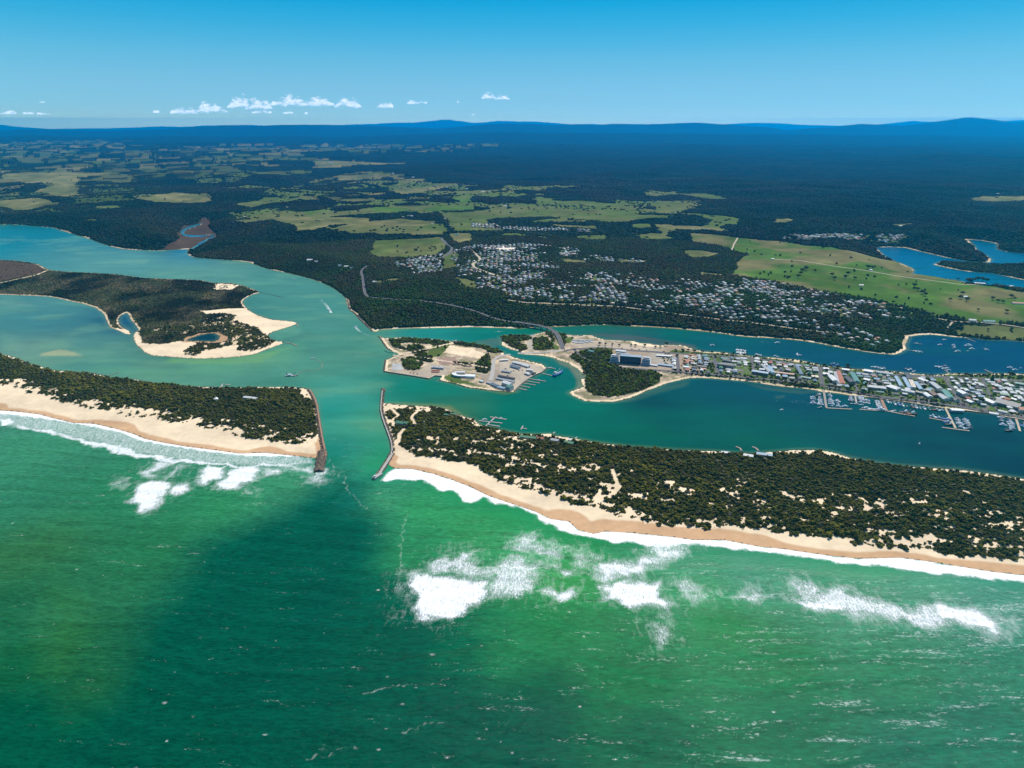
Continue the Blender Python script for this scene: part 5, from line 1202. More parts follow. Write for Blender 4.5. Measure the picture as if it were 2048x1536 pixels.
B(902,828,911,829,6,3,'green','faded green hut near the lagoon beach')
B(489,798,514,801,9,3.6,'white','long white house in the scrub of the left spit')
x,y=G(432,799,6);t=thing('dome_hut','white domed hut in the scrub of the left spit','hut',x,y,gz(x,y))
MBd().cyl(0,0,-1,5,4,12).obj('wall',m_wt,t);MBd().cyl(0,0,3,5.3,2.6,12,1.2).obj('roof',m_wt,t);occ(x,y,8)
# mast
x,y=G(849,862,6);t=thing('radio_mast','thin grey lattice mast rising from the scrub behind the breakwater','mast',x,y,gz(x,y))
mb=MBd()
for a in range(3):mb.bar((1.0*math.cos(a*2.1),1.0*math.sin(a*2.1),-1),(.2*math.cos(a*2.1),.2*math.sin(a*2.1),22),.28)
for k in range(10):mb.bar((-.8+k*.06,0,k*2.2),(.8-k*.06,.3,k*2.2+1.6),.2)
mb.obj('lattice',m_steel,t);MBd().box(0,0,22,1.2,1.2,2.2).obj('lamp_head',m_wt,t)
# farm buildings, pixel, size, colour, words
for px,py,L,Wd,rc,lab in ((72,372,26,11,'white','white farm shed on the pale paddock at far left'),(77,364,20,10,'white','second white farm shed above the first at far left'),(2,424,16,10,'white','white shed at the left edge above the forest'),
 (572,415,38,10,'white','long white poultry shed among trees, left of a pair'),(590,416,30,10,'white','long white poultry shed among trees, right of a pair'),(490,434,14,9,'white','white farmhouse beside the dry paddock'),
 (806,435,16,10,'white','white farmhouse in the middle paddocks'),(820,433,38,12,'white','long white barn in the middle paddocks'),(800,429,10,9,'white','small white shed above the long barn'),(864,448,10,8,'white','tiny white shed above the highway bend'),
 (914,470,24,14,'teal','pale green-roofed barn beside the highway'),(893,375,20,12,'white','white shed on the far green strip'),(934,378,24,12,'white','white shed left of the ridge farm'),(966,384,34,12,'white','long white ridge farm shed'),(978,384,20,12,'pale grey','grey ridge farm shed'),
 (1011,413,28,12,'white','white farm cluster roof on the green hill'),(662,325,60,20,'white','big white shed far out in the paddocks'),(786,347,24,12,'white','far white homestead at the forest edge'),(826,355,30,12,'white','far white homestead in the forest clearing'),
 (1545,519,11,7,'white','tiny white shed on the hill track'),(1741,541,12,8,'white','small white hut beside a dark tree on the ridge'),(1959,568,38,9,'white','long white shed behind the dark hedge by the inlet'),(2021,574,20,10,'white','white farmhouse by the inlet'),
 (1929,595,14,10,'white','white farmhouse among trees on the right hill'),(2035,608,34,13,'terracotta','red-brown roofed homestead on the right hill'),(1944,642,20,13,'pale grey','pale grey house at the foot of the hill'),(1977,644,34,11,'teal','long pale green shed at the foot of the hill'),
 (1801,453,24,12,'white','white house in the forest clearing above the inlet'),(1996,388,20,12,'white','white house in the far right clearing'),(620,521,26,14,'white','white house on the wooded river bluff'),(633,524,16,10,'pale grey','grey-roofed house beside the white one on the bluff'),(693,534,18,11,'white','white house near the bluff road bend'),
 (680,532,14,10,'light blue','bluish house left of the bluff road bend'),(750,565,16,11,'white','white house in the bluff forest clearing'),(703,537,14,10,'grey blue','blue-grey house right beside the bluff road bend'),(1722,572,14,10,'pale grey','grey hut on the hill paddock edge')):
    x,y,z=GT(px,py);t=thing('farm_building' if py<600 else 'shore_house',lab,'building',x,y,z,random.uniform(-.4,.4))
    MBd().box(0,0,-3,L,Wd,7).obj('wall',WALLC[0],t);MBd().roof(0,0,4,L,Wd,Wd*.22,0,0).obj('roof',RM(rc),t);occ(x,y,max(L,Wd)*.55+2)
# ---- streets of houses
u0=np.array(G(1400,730));u1=np.array(G(2040,795));U=(u1-u0)/np.linalg.norm(u1-u0);c0=np.array(G(1354,709));c1=np.array(G(1357,743));Vd=(c0-c1)/np.linalg.norm(c0-c1)
POLY=W("1345 709 1500 719 1640 738 1700 747 1830 754 1900 757 2048 765 2110 772 2110 838 2023 829 1955 814 1870 801 1768 790 1697 778 1634 766 1572 758 1471 750 1345 740")
LOTS=[W(s) for s in ("1865 758 1888 758 1905 780 1884 781","1468 728 1502 734 1506 752 1474 749","1765 794 1800 797 1795 803 1765 800")]
zone=["beside the resort street","behind the dark apartments","near the L-shaped motel","behind the pink motel","behind the first pier","behind the second pier","behind the trawler wharf","around the swimming pool","in the cabin park","behind the big club roof","at the right edge of town"]
zx=[1345,1425,1500,1560,1635,1700,1765,1830,1890,1960,2030,9999]
cands=[]
ext_=int(1600)
for i in range(-8,110):
    for j in range(-3,24):
        p=u0+U*(i*17.2+random.uniform(-1.5,1.5))+Vd*((j-10)*18.0+random.uniform(-1.5,1.5)+i*.0)
        cands.append(p)
cp=np.array(cands);ins=inside(cp[:,0],cp[:,1],POLY)
for LP in LOTS:ins&=~inside(cp[:,0],cp[:,1],LP)
cp=cp[ins];cp=cp[np.argsort(np.hypot(cp[:,0],cp[:,1]))]
hc=[];an0=math.atan2(U[1],U[0])
wts=[('white',30),('pale grey',15),('light blue',7),('grey blue',10),('dark grey',10),('teal',7),('green',4),('terracotta',8),('cream',6),('brown',4)]
pool_=[k for k,n in wts for _ in range(n)]
zc=height(cp[:,0],cp[:,1])
rowname=['on the north esplanade side','in the middle streets','on the highway side']
nh=0
for (x,y),z in zip(cp,zc):
    if nh>=300:break
    # photo column of the house, for naming only
    zz=CH-z;dep=y*CP+zz*SP;px=CX+F*x/dep
    cab=1890<=px<1960 and random.random()<.8
    if not free(x,y,5.5 if cab else 7):continue
    if random.random()<.05:continue
    k=random.randrange(5);rc=random.choice(pool_)
    if px>1885 and random.random()<.5:rc='white'
    v=(np.array([x,y])-u0)@Vd;yn=CY+F*((CH-z)*CP-y*SP)/dep
    top=np.interp(px,[1345,1640,2048],[709,737,762]);bot=np.interp(px,[1345,1640,2048],[743,771,832]);f=(yn-top)/(bot-top)
    row=0 if f<.33 else 1 if f<.66 else 2
    zi=next(i for i in range(11) if px<zx[i+1])
    lab='%s-roofed %s %s %s'%(rc,['bungalow','L-shaped bungalow','two-storey house','long bungalow','two-storey hipped house'][k],rowname[row],zone[zi])
    rz=an0+random.choice((0,math.pi/2,math.pi,-math.pi/2))+random.uniform(-.06,.06)
    h=house(rc,k).put(x,y,z,rz,lab,'%s %ss %s'%(rc,['bungalow','L-shaped bungalow','two-storey house','long bungalow','two-storey hipped house'][k],zone[zi]),random.uniform(.72,.86) if cab else random.uniform(.82,1.05))
    OCC.append((x,y,5.5 if cab else 7));AVOID.append((x,y,6.5));nh+=1
print('houses',nh,time.time()-T0)
# ---- hillside suburb: hundreds of small roofs, one mass
def roofs_mass(polys,sp,p,name,label):
    Vs=[];Fs=[];Cs=[];off=0;n=0
    rc=np.array([ROOFS[k] for k in ROOFS]);pr=np.array([13,14,8,16,16,9,6,7,4,6],float);pr/=pr.sum()
    for P in polys:
        x0,y0=P.min(0);x1,y1=P.max(0)
        X,Y=np.meshgrid(np.arange(x0,x1,sp),np.arange(y0,y1,sp*1.05));X=X.ravel()+RNG.uniform(-4,4,X.size);Y=Y.ravel()+RNG.uniform(-4,4,Y.size)
        m=inside(X,Y,P)&(RNG.random(len(X))<p*(1-.95*sst(.47,.63,fbm(X/85,Y/85,991,3))))&(sdf(X,Y)>25);X=X[m];Y=Y[m]
        Z=height(X,Y)
        for x,y,z in zip(X,Y,Z):
            if any((x-a)**2+(y-b)**2<(c+6)**2 for a,b,c in OCC if abs(x-a)<25 and abs(y-b)<25):continue
            L=RNG.uniform(12,19);Wd=RNG.uniform(9,12);h=3.2 if RNG.random()<.7 else 5.8;a=RNG.choice([.1,.1+1.5708,.5,2.1])
            mb=MBd();mb.box(0,0,-3,L,Wd,h+3);mb.roof(0,0,h,L,Wd,Wd*.26,0,RNG.choice([0,1]))
            V=np.array(mb.V);c,s=math.cos(a),math.sin(a);V2=np.column_stack([x+V[:,0]*c-V[:,1]*s,y+V[:,0]*s+V[:,1]*c,z+V[:,2]])
            for f in mb.F:
                f=tuple(f)
                Fs.append([f[0]+off,f[1]+off,f[2]+off])
                if len(f)==4:Fs.append([f[0]+off,f[2]+off,f[3]+off])
            k=RNG.choice(len(rc),p=pr);wc_=np.array((.5,.45,.38))*RNG.uniform(.5,1.3)
            Cs.append(np.vstack([np.repeat(wc_[None],8,0),np.repeat(rc[k][None],10,0)*RNG.uniform(.5,.9)]));Vs.append(V2);off+=len(V);n+=1
            AVOID.append((x,y,6.0))
            OCC.append((x,y,6.0)) if False else None
    m,nt,b=newmat('suburb_roofs');nb=NB(nt);nb.link(nb.attr('Col').outputs['Color'],b.inputs['Base Color']);b.inputs['Roughness'].default_value=.55
    o=mesh_np(name,np.vstack(Vs),np.array(Fs),3,m,np.vstack(Cs));o['kind']='stuff';o['label']=label
    print(name,n,time.time()-T0)
ROW=W("1012 590 1060 596 1150 601 1300 600 1480 608 1625 640 1700 655 1790 688 1800 700 1760 700 1700 690 1640 668 1550 648 1400 630 1320 619 1237 608 1012 598")
roofs_mass(URBAN+[ROW]+[MIDSUB[::1]],20,.78,'hillside_houses','hundreds of pale and coloured roofs in the tree-filled hill suburb')
# ------------------------------------------------------------------ boats, piers, cars, trees
def hull_mb(L,Bm,H,sheer=.35,z0=-.5):
    mb=MBd();n=9;V=[]
    for i in range(n):
        t=i/(n-1);x=-L/2+L*t;w=Bm/2*(1-max(0,(t-.45)/.55)**2.2)*(.86+.14*min(1,t*4));w=max(w,.03);zt=H*(1+sheer*t**2)
        V+=[(x,-w,zt),(x,-w*.72,z0),(x,w*.72,z0),(x,w,zt)]
    Fc=[(4*i+j,4*(i+1)+j,4*(i+1)+(j+1)%4,4*i+(j+1)%4) for i in range(n-1) for j in range(4)]+[(0,1,2,3),(4*n-1,4*n-2,4*n-3,4*n-4)]
    return mb.add(V,Fc)
def cruiser(L,hm=None,canopy=None):
    Bm=L*.32;c=MBd().box(L*.02,0,L*.1,L*.5,Bm*.74,L*.12,0,.86);c.box(-L*.06,0,L*.22,L*.28,Bm*.6,L*.07,0,.8)
    g=MBd().box(L*.26,0,L*.13,L*.07,Bm*.6,L*.07,0,.7);p=[('hull',hull_mb(L,Bm,L*.1),hm or m_wt),('cabin',c,m_wt),('windscreen',g,m_glass)]
    if canopy:p.append(('canopy',MBd().box(-L*.3,0,L*.24,L*.26,Bm*.72,.15),canopy))
    return p
def yacht(L,hm=None):
    Bm=L*.28;m=MBd().bar((L*.05,0,.5),(L*.05,0,L*1.15),.22);m.bar((L*.05,0,L*.22),(-L*.36,0,L*.2),.3)
    return [('hull',hull_mb(L,Bm,L*.085),hm or m_wt),('cabin',MBd().box(.02*L,0,L*.085,L*.36,Bm*.55,L*.06,0,.85),m_wt),('mast',m,m_steel)]
def trawler(L,hm,cm=None):
    Bm=L*.3;w=MBd().box(L*.14,0,L*.1,L*.26,Bm*.62,L*.16,0,.94);w.box(L*.17,0,L*.26,L*.15,Bm*.5,L*.09,0,.92)
    r=MBd().bar((-.08*L,0,.1*L),(-.08*L,0,.62*L),.35);r.bar((-.08*L,0,.55*L),(-.38*L,Bm*.4,.25*L),.25);r.bar((-.08*L,0,.55*L),(-.38*L,-Bm*.4,.25*L),.25);r.bar((-.42*L,-Bm*.4,.1*L),(-.42*L,-Bm*.4,.32*L),.25);r.bar((-.42*L,Bm*.4,.1*L),(-.42*L,Bm*.4,.32*L),.25);r.bar((-.42*L,-Bm*.4,.32*L),(-.42*L,Bm*.4,.32*L),.25)
    return [('hull',hull_mb(L,Bm,L*.11,.6),hm),('deck',MBd().box(-L*.2,0,L*.105,L*.42,Bm*.8,.12),m_deck),('wheelhouse',w,cm or m_wt),('rigging',r,m_steel),('window',MBd().box(L*.252,0,L*.28,.12,Bm*.44,L*.05),m_glass)]
BT={'white motor cruiser':Proto('motor_cruiser','boat',cruiser(11)),'white cruiser with blue canopy':Proto('motor_cruiser','boat',cruiser(12,None,m_blue)),'small white runabout':Proto('runabout','boat',cruiser(7)),
'white yacht':Proto('yacht','yacht',yacht(12)),'navy-hulled yacht':Proto('yacht','yacht',yacht(12,m_navy)),'white trawler':Proto('trawler','fishing boat',trawler(18,m_wt)),'blue-hulled trawler':Proto('trawler','fishing boat',trawler(19,m_blue)),
'rust-dark trawler':Proto('trawler','fishing boat',trawler(20,m_rust)),'green-hulled trawler':Proto('trawler','fishing boat',trawler(17,m_green)),'black-hulled trawler':Proto('trawler','fishing boat',trawler(20,m_black))}
def boat(kind,px,py,ang,where,sc=1.0,group=None):
    x,y=G(px,py,0);return BT[kind].put(x,y,0.0,ang,'%s %s'%(kind,where),group or 'boats '+where,sc)
PIERDIR={}
def pier(pts,w,label,z=1.1,name='pier',mat=None,piles=True):
    P=np.array([G(a,b,z) for a,b in pts]);t=thing(name,label,'pier',P[0][0],P[0][1],0)
    q=np.column_stack([P-P[0],np.full(len(P),z)])
    strip3(q,w,.35).obj('deck',mat or m_deck,t)
    if piles:
        L=sum(math.hypot(*(P[i+1]-P[i])) for i in range(len(P)-1));n=min(10,max(2,int(L/14)))
        for k in range(n):
            s_=(k+.5)/n*(len(P)-1);i=min(int(s_),len(P)-2);c=q[i]+(q[i+1]-q[i])*(s_-i);d=q[i+1]-q[i];d=d/(np.linalg.norm(d)+1e-9)
            MBd().cyl(c[0]-d[1]*w*.45,c[1]+d[0]*w*.45,-3,.22,z+4.2,6).obj('pile',m_rust,t)
    return t
KW=['white motor cruiser','white cruiser with blue canopy','small white runabout','white yacht','navy-hulled yacht']
def berth(a,b,side_off,n,where,kinds=None,sc=.9,perp=True,jit=.2):
    """boats moored along a pier, noses to it"""
    A_=np.array(G(*a,0));B_=np.array(G(*b,0));d=(B_-A_);L=np.linalg.norm(d);d/=L;nn=np.array((d[1],-d[0]))
    for i in range(n):
        p=A_+d*L*(i+.5)/n+nn*side_off+d*random.uniform(-jit,jit);k=random.choice(kinds or KW)
        an=math.atan2(nn[1],nn[0])+(math.pi if side_off>0 else 0) if perp else math.atan2(d[1],d[0])+random.choice((0,math.pi))
        BT[k].put(p[0],p[1],0,an+random.uniform(-.06,.06),'%s %s'%(k,where),'%ss %s'%(k,where),1.22*sc*random.uniform(.85,1.15))
# first pier (L-shaped)
pier([(1647,779),(1650,797),(1653,815)],5,'straight timber pier, first from the left on the town waterfront')
pier([(1652,815.5),(1680,817),(1704,818)],5,'outer arm running right from the first town pier','1.1'and 1.1)
berth((1648.5,788),(1652.5,812),11,8,'on the left of the first pier');berth((1648.5,786),(1652.5,812),-11,8,'on the right of the first pier');berth((1650.5,796),(1652.5,812),-25,5,'in the outer row right of the first pier');berth((1649.5,796),(1652,812),26,4,'in the outer row left of the first pier')
boat('white cruiser with blue canopy',1690,813.5,0,'tied to the outer arm of the first pier',1.2)
boat('black-hulled trawler',1637,792,.1,'left of the first pier near the beach',.8)
boat('green-hulled trawler',1640,816,0,'at the seaward left corner of the first pier',.7)
# second pier
pier([(1710,790),(1713,806)],4,'short white-railed pier, second from the left on the waterfront',mat=m_conc)
berth((1711,793),(1713,805),10,6,'on the left of the second pier');berth((1711,793),(1713,805),-10,6,'on the right of the second pier');berth((1711.5,796),(1713.5,805),-22,4,'in the outer row right of the second pier')
berth((1700,808),(1727,810),0,4,'moored across the end of the second pier',perp=False)
# trawler wharf
pier([(1763,799),(1768,810),(1773,821)],6,'broad timber trawler wharf with reddish deck',mat=m_path)
pier([(1719,818.5),(1745,820),(1773,821.5)],5,'left arm of the trawler wharf');pier([(1773,821.5),(1800,827),(1830,832)],5.5,'right arm of the trawler wharf')
berth((1764,803),(1771,818),10,6,'left of the trawler wharf',['white yacht','white motor cruiser'],.9)
berth((1726,816),(1768,820),4,4,'along the left arm of the trawler wharf',['white cruiser with blue canopy','white yacht','white motor cruiser'],1.3,False)
boat('rust-dark trawler',1822,829,-.15,'moored at the end of the right wharf arm',1.2);boat('black-hulled trawler',1808,826,-.15,'moored second from the end of the right wharf arm',1.1);boat('white trawler',1787,823,-.1,'moored inside the right wharf arm',.7)
for i,(bx,by) in enumerate(((1775,804),(1781,805.5),(1789,808),(1797,809.5),(1805,811),(1814,813),(1824,814),(1832,815),(1840,816),(1848,817.5),(1858,818.5))):
    boat(['white trawler','white motor cruiser','white trawler','blue-hulled trawler','white trawler','navy-hulled yacht','rust-dark trawler','white trawler','white motor cruiser','white trawler','green-hulled trawler'][i],bx,by,an0+math.pi/2+.2,'moored stern-to along the seawall, %s from the trawler wharf'%['first','second','third','fourth','fifth','sixth','seventh','eighth','ninth','tenth','eleventh'][i],.85)
for i,(bx,by) in enumerate(((1871,820.5),(1881,821.5))):
    boat('rust-dark trawler' if i==0 else 'white trawler',bx,by,-.1,'against the seawall left of the fourth pier',.75)
# fourth pier
pier([(1891,816.5),(1901,836),(1911,856)],4.5,'long pale timber pier with boats down its right side',mat=m_tan);pier([(1884,854.5),(1911,858),(1939,861.5)],5,'outer floating arm across the end of the long pale pier');pier([(1858,835.5),(1880,839.5),(1902,843)],4.5,'left floating arm of the long pale pier')
x,y=G(1914,824,0);t=thing('floating_restaurant','white-roofed floating restaurant beside the long pale pier','boat',x,y,0,-.12)
hull_mb(32,13,1.4).obj('hull',m_navy,t);MBd().box(-1,0,1.4,24,10,4.2).obj('cabin',m_wt,t);MBd().box(-1,0,5.6,26,11.5,.5).obj('roof',m_wt,t);MBd().box(-1,-5.05,2.4,22,.15,1.6).obj('window_row',m_glass,t)
berth((1900,834),(1910,855),-12,7,'right of the long pale pier');berth((1898,832),(1909,854),-28,6,'in the outer row right of the long pale pier');berth((1862,833),(1898,840),3,3,'along the left floating arm',['rust-dark trawler','white trawler','blue-hulled trawler'],.8,False)
boat('blue-hulled trawler',1893,845,-.1,'left of the long pale pier',.8);boat('black-hulled trawler',1898,850,-.1,'left of the long pale pier, nearer its end',.8);boat('white motor cruiser',1932,858,0,'alone at the right end of the outer arm',.9)
# fifth pier
pier([(2030,832),(2036,848),(2040,862)],4.5,'timber pier at the right edge of the picture',mat=m_tan)
berth((2032,840),(2039,861),12,6,'left of the right-edge pier');berth((2031,838),(2038,858),27,5,'in the outer row left of the right-edge pier');berth((2034,842),(2041,862),-12,3,'right of the right-edge pier')
boat('black-hulled trawler',2018,862,0,'at the outer left end of the right-edge pier',.9);boat('blue-hulled trawler',2046,852,0,'cut off at the right edge of the picture',.9)
# north side clusters
pier([(1481,711),(1481,701)],3,'small jetty through the boat cluster on the north channel')
berth((1471,700),(1492,703),0,5,'in the back row of the north channel cluster',['white yacht','white motor cruiser'],1.0);berth((1472,705),(1492,707),0,6,'in the middle row of the north channel cluster',['white yacht','white motor cruiser'],1.0);berth((1478,709),(1492,711),0,4,'in the front row of the north channel cluster',['white motor cruiser'],.9)
berth((1510,709),(1523,712),0,4,'in the small cluster right of the big north one',['white motor cruiser','white yacht'],.9)
for kind,px,py,an,wh,sc in (('white motor cruiser',1551,712,0,'at the shore between the north clusters',.9),('white motor cruiser',1556,714,.2,'just off the north shore between the clusters',.8),('white yacht',1594,708,.9,'alone off the north esplanade',1.0),('white motor cruiser',1599,711,-.2,'beside the lone yacht off the north esplanade',1.1),
 ('blue-hulled trawler',1666,729,0,'at the bright blue jetty, left',.8),('blue-hulled trawler',1674,731,.1,'at the bright blue jetty, right',.7),('white yacht',1746,734,0,'in the four-boat row on the north shore, first',1.0),('white motor cruiser',1753,735,0,'in the four-boat row on the north shore, second',1.1),('white motor cruiser',1760,736.5,0,'in the four-boat row on the north shore, third',1.1),('white trawler',1766,738,0,'in the four-boat row on the north shore, fourth',.8),
 ('navy-hulled yacht',1812,738,0,'at the small slip on the north shore, first',1.0),('white trawler',1819,740,.2,'at the small slip on the north shore, second',.8),('white motor cruiser',1828,743,.3,'at the small slip on the north shore, third',1.0),
 ('white yacht',1875,733.5,-.2,'at the tip of the crowded north jetty',1.2),('white motor cruiser',1882,735,-.2,'on the left of the crowded north jetty',1.2),('white motor cruiser',1888,738,0,'in the middle of the crowded north jetty',1.1),('white cruiser with blue canopy',1894,737,0,'on the right of the crowded north jetty',1.1),('white motor cruiser',1898,741,-.2,'nearest the shore at the crowded north jetty',1.1),('navy-hulled yacht',1890,732,0,'behind the crowded north jetty',1.1),
 ('white cruiser with blue canopy',2020,736,-.2,'by the dark tree at the right of the north shore',1.2),('white motor cruiser',2030,740,-.2,'nearer the dark tree at the right of the north shore',1.2),('small white runabout',2042,736,0,'off the right end of the north shore',1.0),
 ('white motor cruiser',1889,680,0,'moored furthest back in the bay',1.1),('white motor cruiser',1880,690,0,'moored left in the bay',1.2),('white motor cruiser',1907,690.5,.4,'in the left bay cluster, back',1.2),('white motor cruiser',1909,694,.9,'in the left bay cluster, middle',1.3),('navy-hulled yacht',1906,697,.2,'in the left bay cluster, front',1.0),('white motor cruiser',1916,703,-.3,'moored at the front of the bay',1.3),('navy-hulled yacht',1910,704.5,0,'moored beside the front bay boat',1.0),
 ('white cruiser with blue canopy',1937,692,0,'longest of the right bay group',1.8),('white motor cruiser',1944,698,-.3,'in the right bay group, front',1.3),('small white runabout',1936,702,0,'small tender below the right bay group',1.0),('navy-hulled yacht',1970,698,-.2,'moored furthest right in the bay',1.2),('white motor cruiser',1974,700,-.4,'beside the furthest right bay yacht',1.1),
 ('white motor cruiser',1425,691,-.1,'cruising alone up the north channel',1.3),('white motor cruiser',1555,686,-.1,'speeding with a wake on the north channel',1.4),('small white runabout',1564,820,0,'crossing the southern lake alone',1.2),('small white runabout',1839,887,.8,'lying alone on the lake below the piers',1.0),('small white runabout',1866,820,0,'just off the seawall',.8),
 ('white yacht',1829,702,0,'first off the point jetty',1.0),('white motor cruiser',1835,703.5,0,'second off the point jetty',1.1),('white motor cruiser',1841,704.5,-.2,'third off the point jetty',1.1),('small white runabout',1834,686.5,0,'on the rear point jetty',1.1),('small white runabout',1308,696,0,'small boat off the north sand flats',1.1)):
    boat(kind,px,py,an,wh,sc)
boat('white motor cruiser',659,621,-1.05,'speeding up the channel with a long wake',1.15);boat('white motor cruiser',711,654,2.5,'turning near the channel corner with a curved wake',1.15);boat('small white runabout',588,558.5,2.9,'far up the channel with a short wake',1.3)
boat('small white runabout',912,681.5,0,'beside the floating jetty north of the works island',1.2)
pier([(1827,686),(1844,688)],2.5,'thin rear jetty off the wooded point');pier([(1812,699.5),(1845,704)],2.5,'thin front jetty off the wooded point');pier([(1934,677),(1951,683)],2.5,'thin jetty on the far bay shore');pier([(1904,750),(1889,740)],3,'diagonal jetty with boats on the north shore');pier([(1985,746),(1969,739)],3.5,'bare diagonal jetty on the north shore')
pier([(1664,733),(1678,734)],3,'bright blue hire-boat jetty',mat=m_blue);pier([(905,681),(922,683)],2.5,'white floating jetty north of the works island',mat=m_conc)
# harbour
for a,b,lab in (((1095,735),(1111,737),'upper finger jetty of the harbour'),((1083,746),(1104,751),'jetty behind the dredging ship'),((1058,757),(1092,762.5),'long harbour finger jetty, first'),((1052,761.5),(1080,766),'harbour finger jetty, second'),((1045,765.5),(1071,770),'harbour finger jetty, third'),((1040,771),(1060,775),'harbour finger jetty, fourth'),((1034,775.5),(1054,780),'harbour finger jetty nearest the island corner')):
    pier([a,b],4,lab)
boat('small white runabout',1077,760,-.2,'on the long harbour finger jetty',1.2);boat('white trawler',1101,736,-.1,'on the upper harbour finger jetty',.6)
x,y=G(1117,748.5,0);t=thing('dredging_ship','blue-hulled dredging ship with white bridge and cranes in the harbour','ship',x,y,0,.95)
hull_mb(46,11,3.4,.5).obj('hull',m_blue,t);MBd().box(-15,0,3.4,9,9,5,0,.94).obj('bridge_house',m_wt,t);MBd().box(-15,0,8.4,6,7,2.4,0,.9).obj('wheelhouse',m_wt,t);MBd().box(2,0,3.5,20,6,1.2).obj('hopper',m_steel,t)
mb=MBd().bar((8,0,3.5),(8,0,15),.8);mb.bar((8,0,14),(-4,2,9),.5);mb.bar((14,-2,3.5),(18,-2,13),.6);mb.obj('crane',m_wt,t);MBd().bar((-17,0,10),(-17,0,17),.4).obj('mast',m_wt,t);MBd().cyl(-19,2,8,1.2,3,8).obj('funnel',m_red,t)
x,y=G(581,752,0);t=thing('suction_dredge','grey suction dredge with white deckhouse at the channel junction','dredge',x,y,0,.06)
MBd().box(0,0,-.6,26,8,2.2).obj('hull',m_steel,t);MBd().box(-2,0,1.6,9,5.5,3.4,0,.94).obj('deckhouse',m_wt,t);mb=MBd().bar((9,-2,1.6),(13,-2,9),.5);mb.bar((9,2,1.6),(13,2,9),.5);mb.bar((13,-2,9),(13,2,9),.5);mb.bar((13,0,9),(-4,0,5.5),.3);mb.bar((10,0,1.5),(22,0,-.3),.9);mb.obj('ladder_frame',m_black,t)
for q in(-10,-8):MBd().cyl(q,2.5 if q<-9 else -2.5,-1,.5,11,8).obj('spud',m_steel,t)
x,y=G(626,717,0);t=thing('workboat','small white workboat at the end of the floating pipeline','boat',x,y,0,-.5)
for n_,mb,m in trawler(12,m_wt):mb.obj(n_,m,t)
P=[G(*p,0) for p in((592,751),(600,745),(612,741),(632,740.5),(644,735),(645,728),(640,723),(631,719))]
t=thing('floating_pipeline','dotted floating dredge pipeline curving over the channel','pipeline')
mb=MBd();fl=MBd()
for a,b in zip(P[:-1],P[1:]):
    L=math.hypot(b[0]-a[0],b[1]-a[1]);mb.bar((a[0],a[1],.1),(b[0],b[1],.1),.5);k=int(L/5)
    for i in range(k):fl.box(a[0]+(b[0]-a[0])*i/k,a[1]+(b[1]-a[1])*i/k,-.2,1.6,1.4,.8)
mb.obj('pipe',m_rust,t);fl.obj('float_row',m_tan,t)
for i,(px,py) in enumerate(((645,719),(1068,781),(936,760),(1040,862),(1120,870))):
    x,y=G(px,py,0);tt=thing('channel_marker',['green marker buoy right of the floating pipeline','marker post off the works island corner','marker post in the side channel','marker post off the lagoon marina','marker post off the lagoon huts'][i],'buoy',x,y,0)
    MBd().cyl(0,0,-.5,.9,1.2,8).obj('float',m_green,tt);MBd().cyl(0,0,.7,.25,3,6).obj('post',m_green,tt)
# lagoon-side marina
pier([(971.5,851.5),(982,842),(992,833)],3.5,'spine of the lagoon pontoon marina',mat=m_conc);pier([(980,833.5),(1013,838.5)],3.2,'outer cross pontoon of the lagoon marina',mat=m_conc);pier([(958,841),(1005,846)],3.2,'middle cross pontoon of the lagoon marina',mat=m_conc);pier([(974,848.5),(1000,852.5)],3.2,'inner cross pontoon of the lagoon marina',mat=m_conc)
boat('white motor cruiser',970,839.5,-.2,'at the left of the lagoon pontoons',1.0);boat('small white runabout',1002,836.5,-.1,'on the outer lagoon pontoon',1.1)
pier([(1042,858.5),(1046,851.5)],2.5,'tiny jetty right of the lagoon marina',mat=m_conc);pier([(1044,856),(1054,857.5)],2.5,'crosspiece of the tiny lagoon jetty',mat=m_conc);pier([(1106,867),(1110,863.5)],2.5,'tiny jetty in front of the pale hut',mat=m_conc);pier([(1150,877),(1154,873.5)],2.5,'tiny jetty beside the dark green hut',mat=m_conc)
pier([(1483,901),(1480,896),(1472,893)],4,'dark bent jetty in front of the huts, left one');pier([(1517,901),(1512,896),(1505,893)],4,'dark bent jetty in front of the huts, right one')
pier([(442,775),(445,768),(460,769)],4,'small L-shaped landing on the left spit',mat=m_conc);pier([(214,753),(238,743)],1.6,'thin broken jetty off the left spit');pier([(787,705),(775,703.5),(769,700.5)],4,'low boat landing on the west shore of the works island',mat=m_green)
pier([(572,684),(584,687),(595,692)],3,'dark timber groyne off the sandy point');pier([(592,646.5),(596,653)],2.5,'short dark groyne at the sandy tip')
x,y=G(553,590,0)
pier([(517,584),(540,589),(566,595)],4,'low submerged groyne off the upper island corner',z=.15,mat=m_black,piles=False)
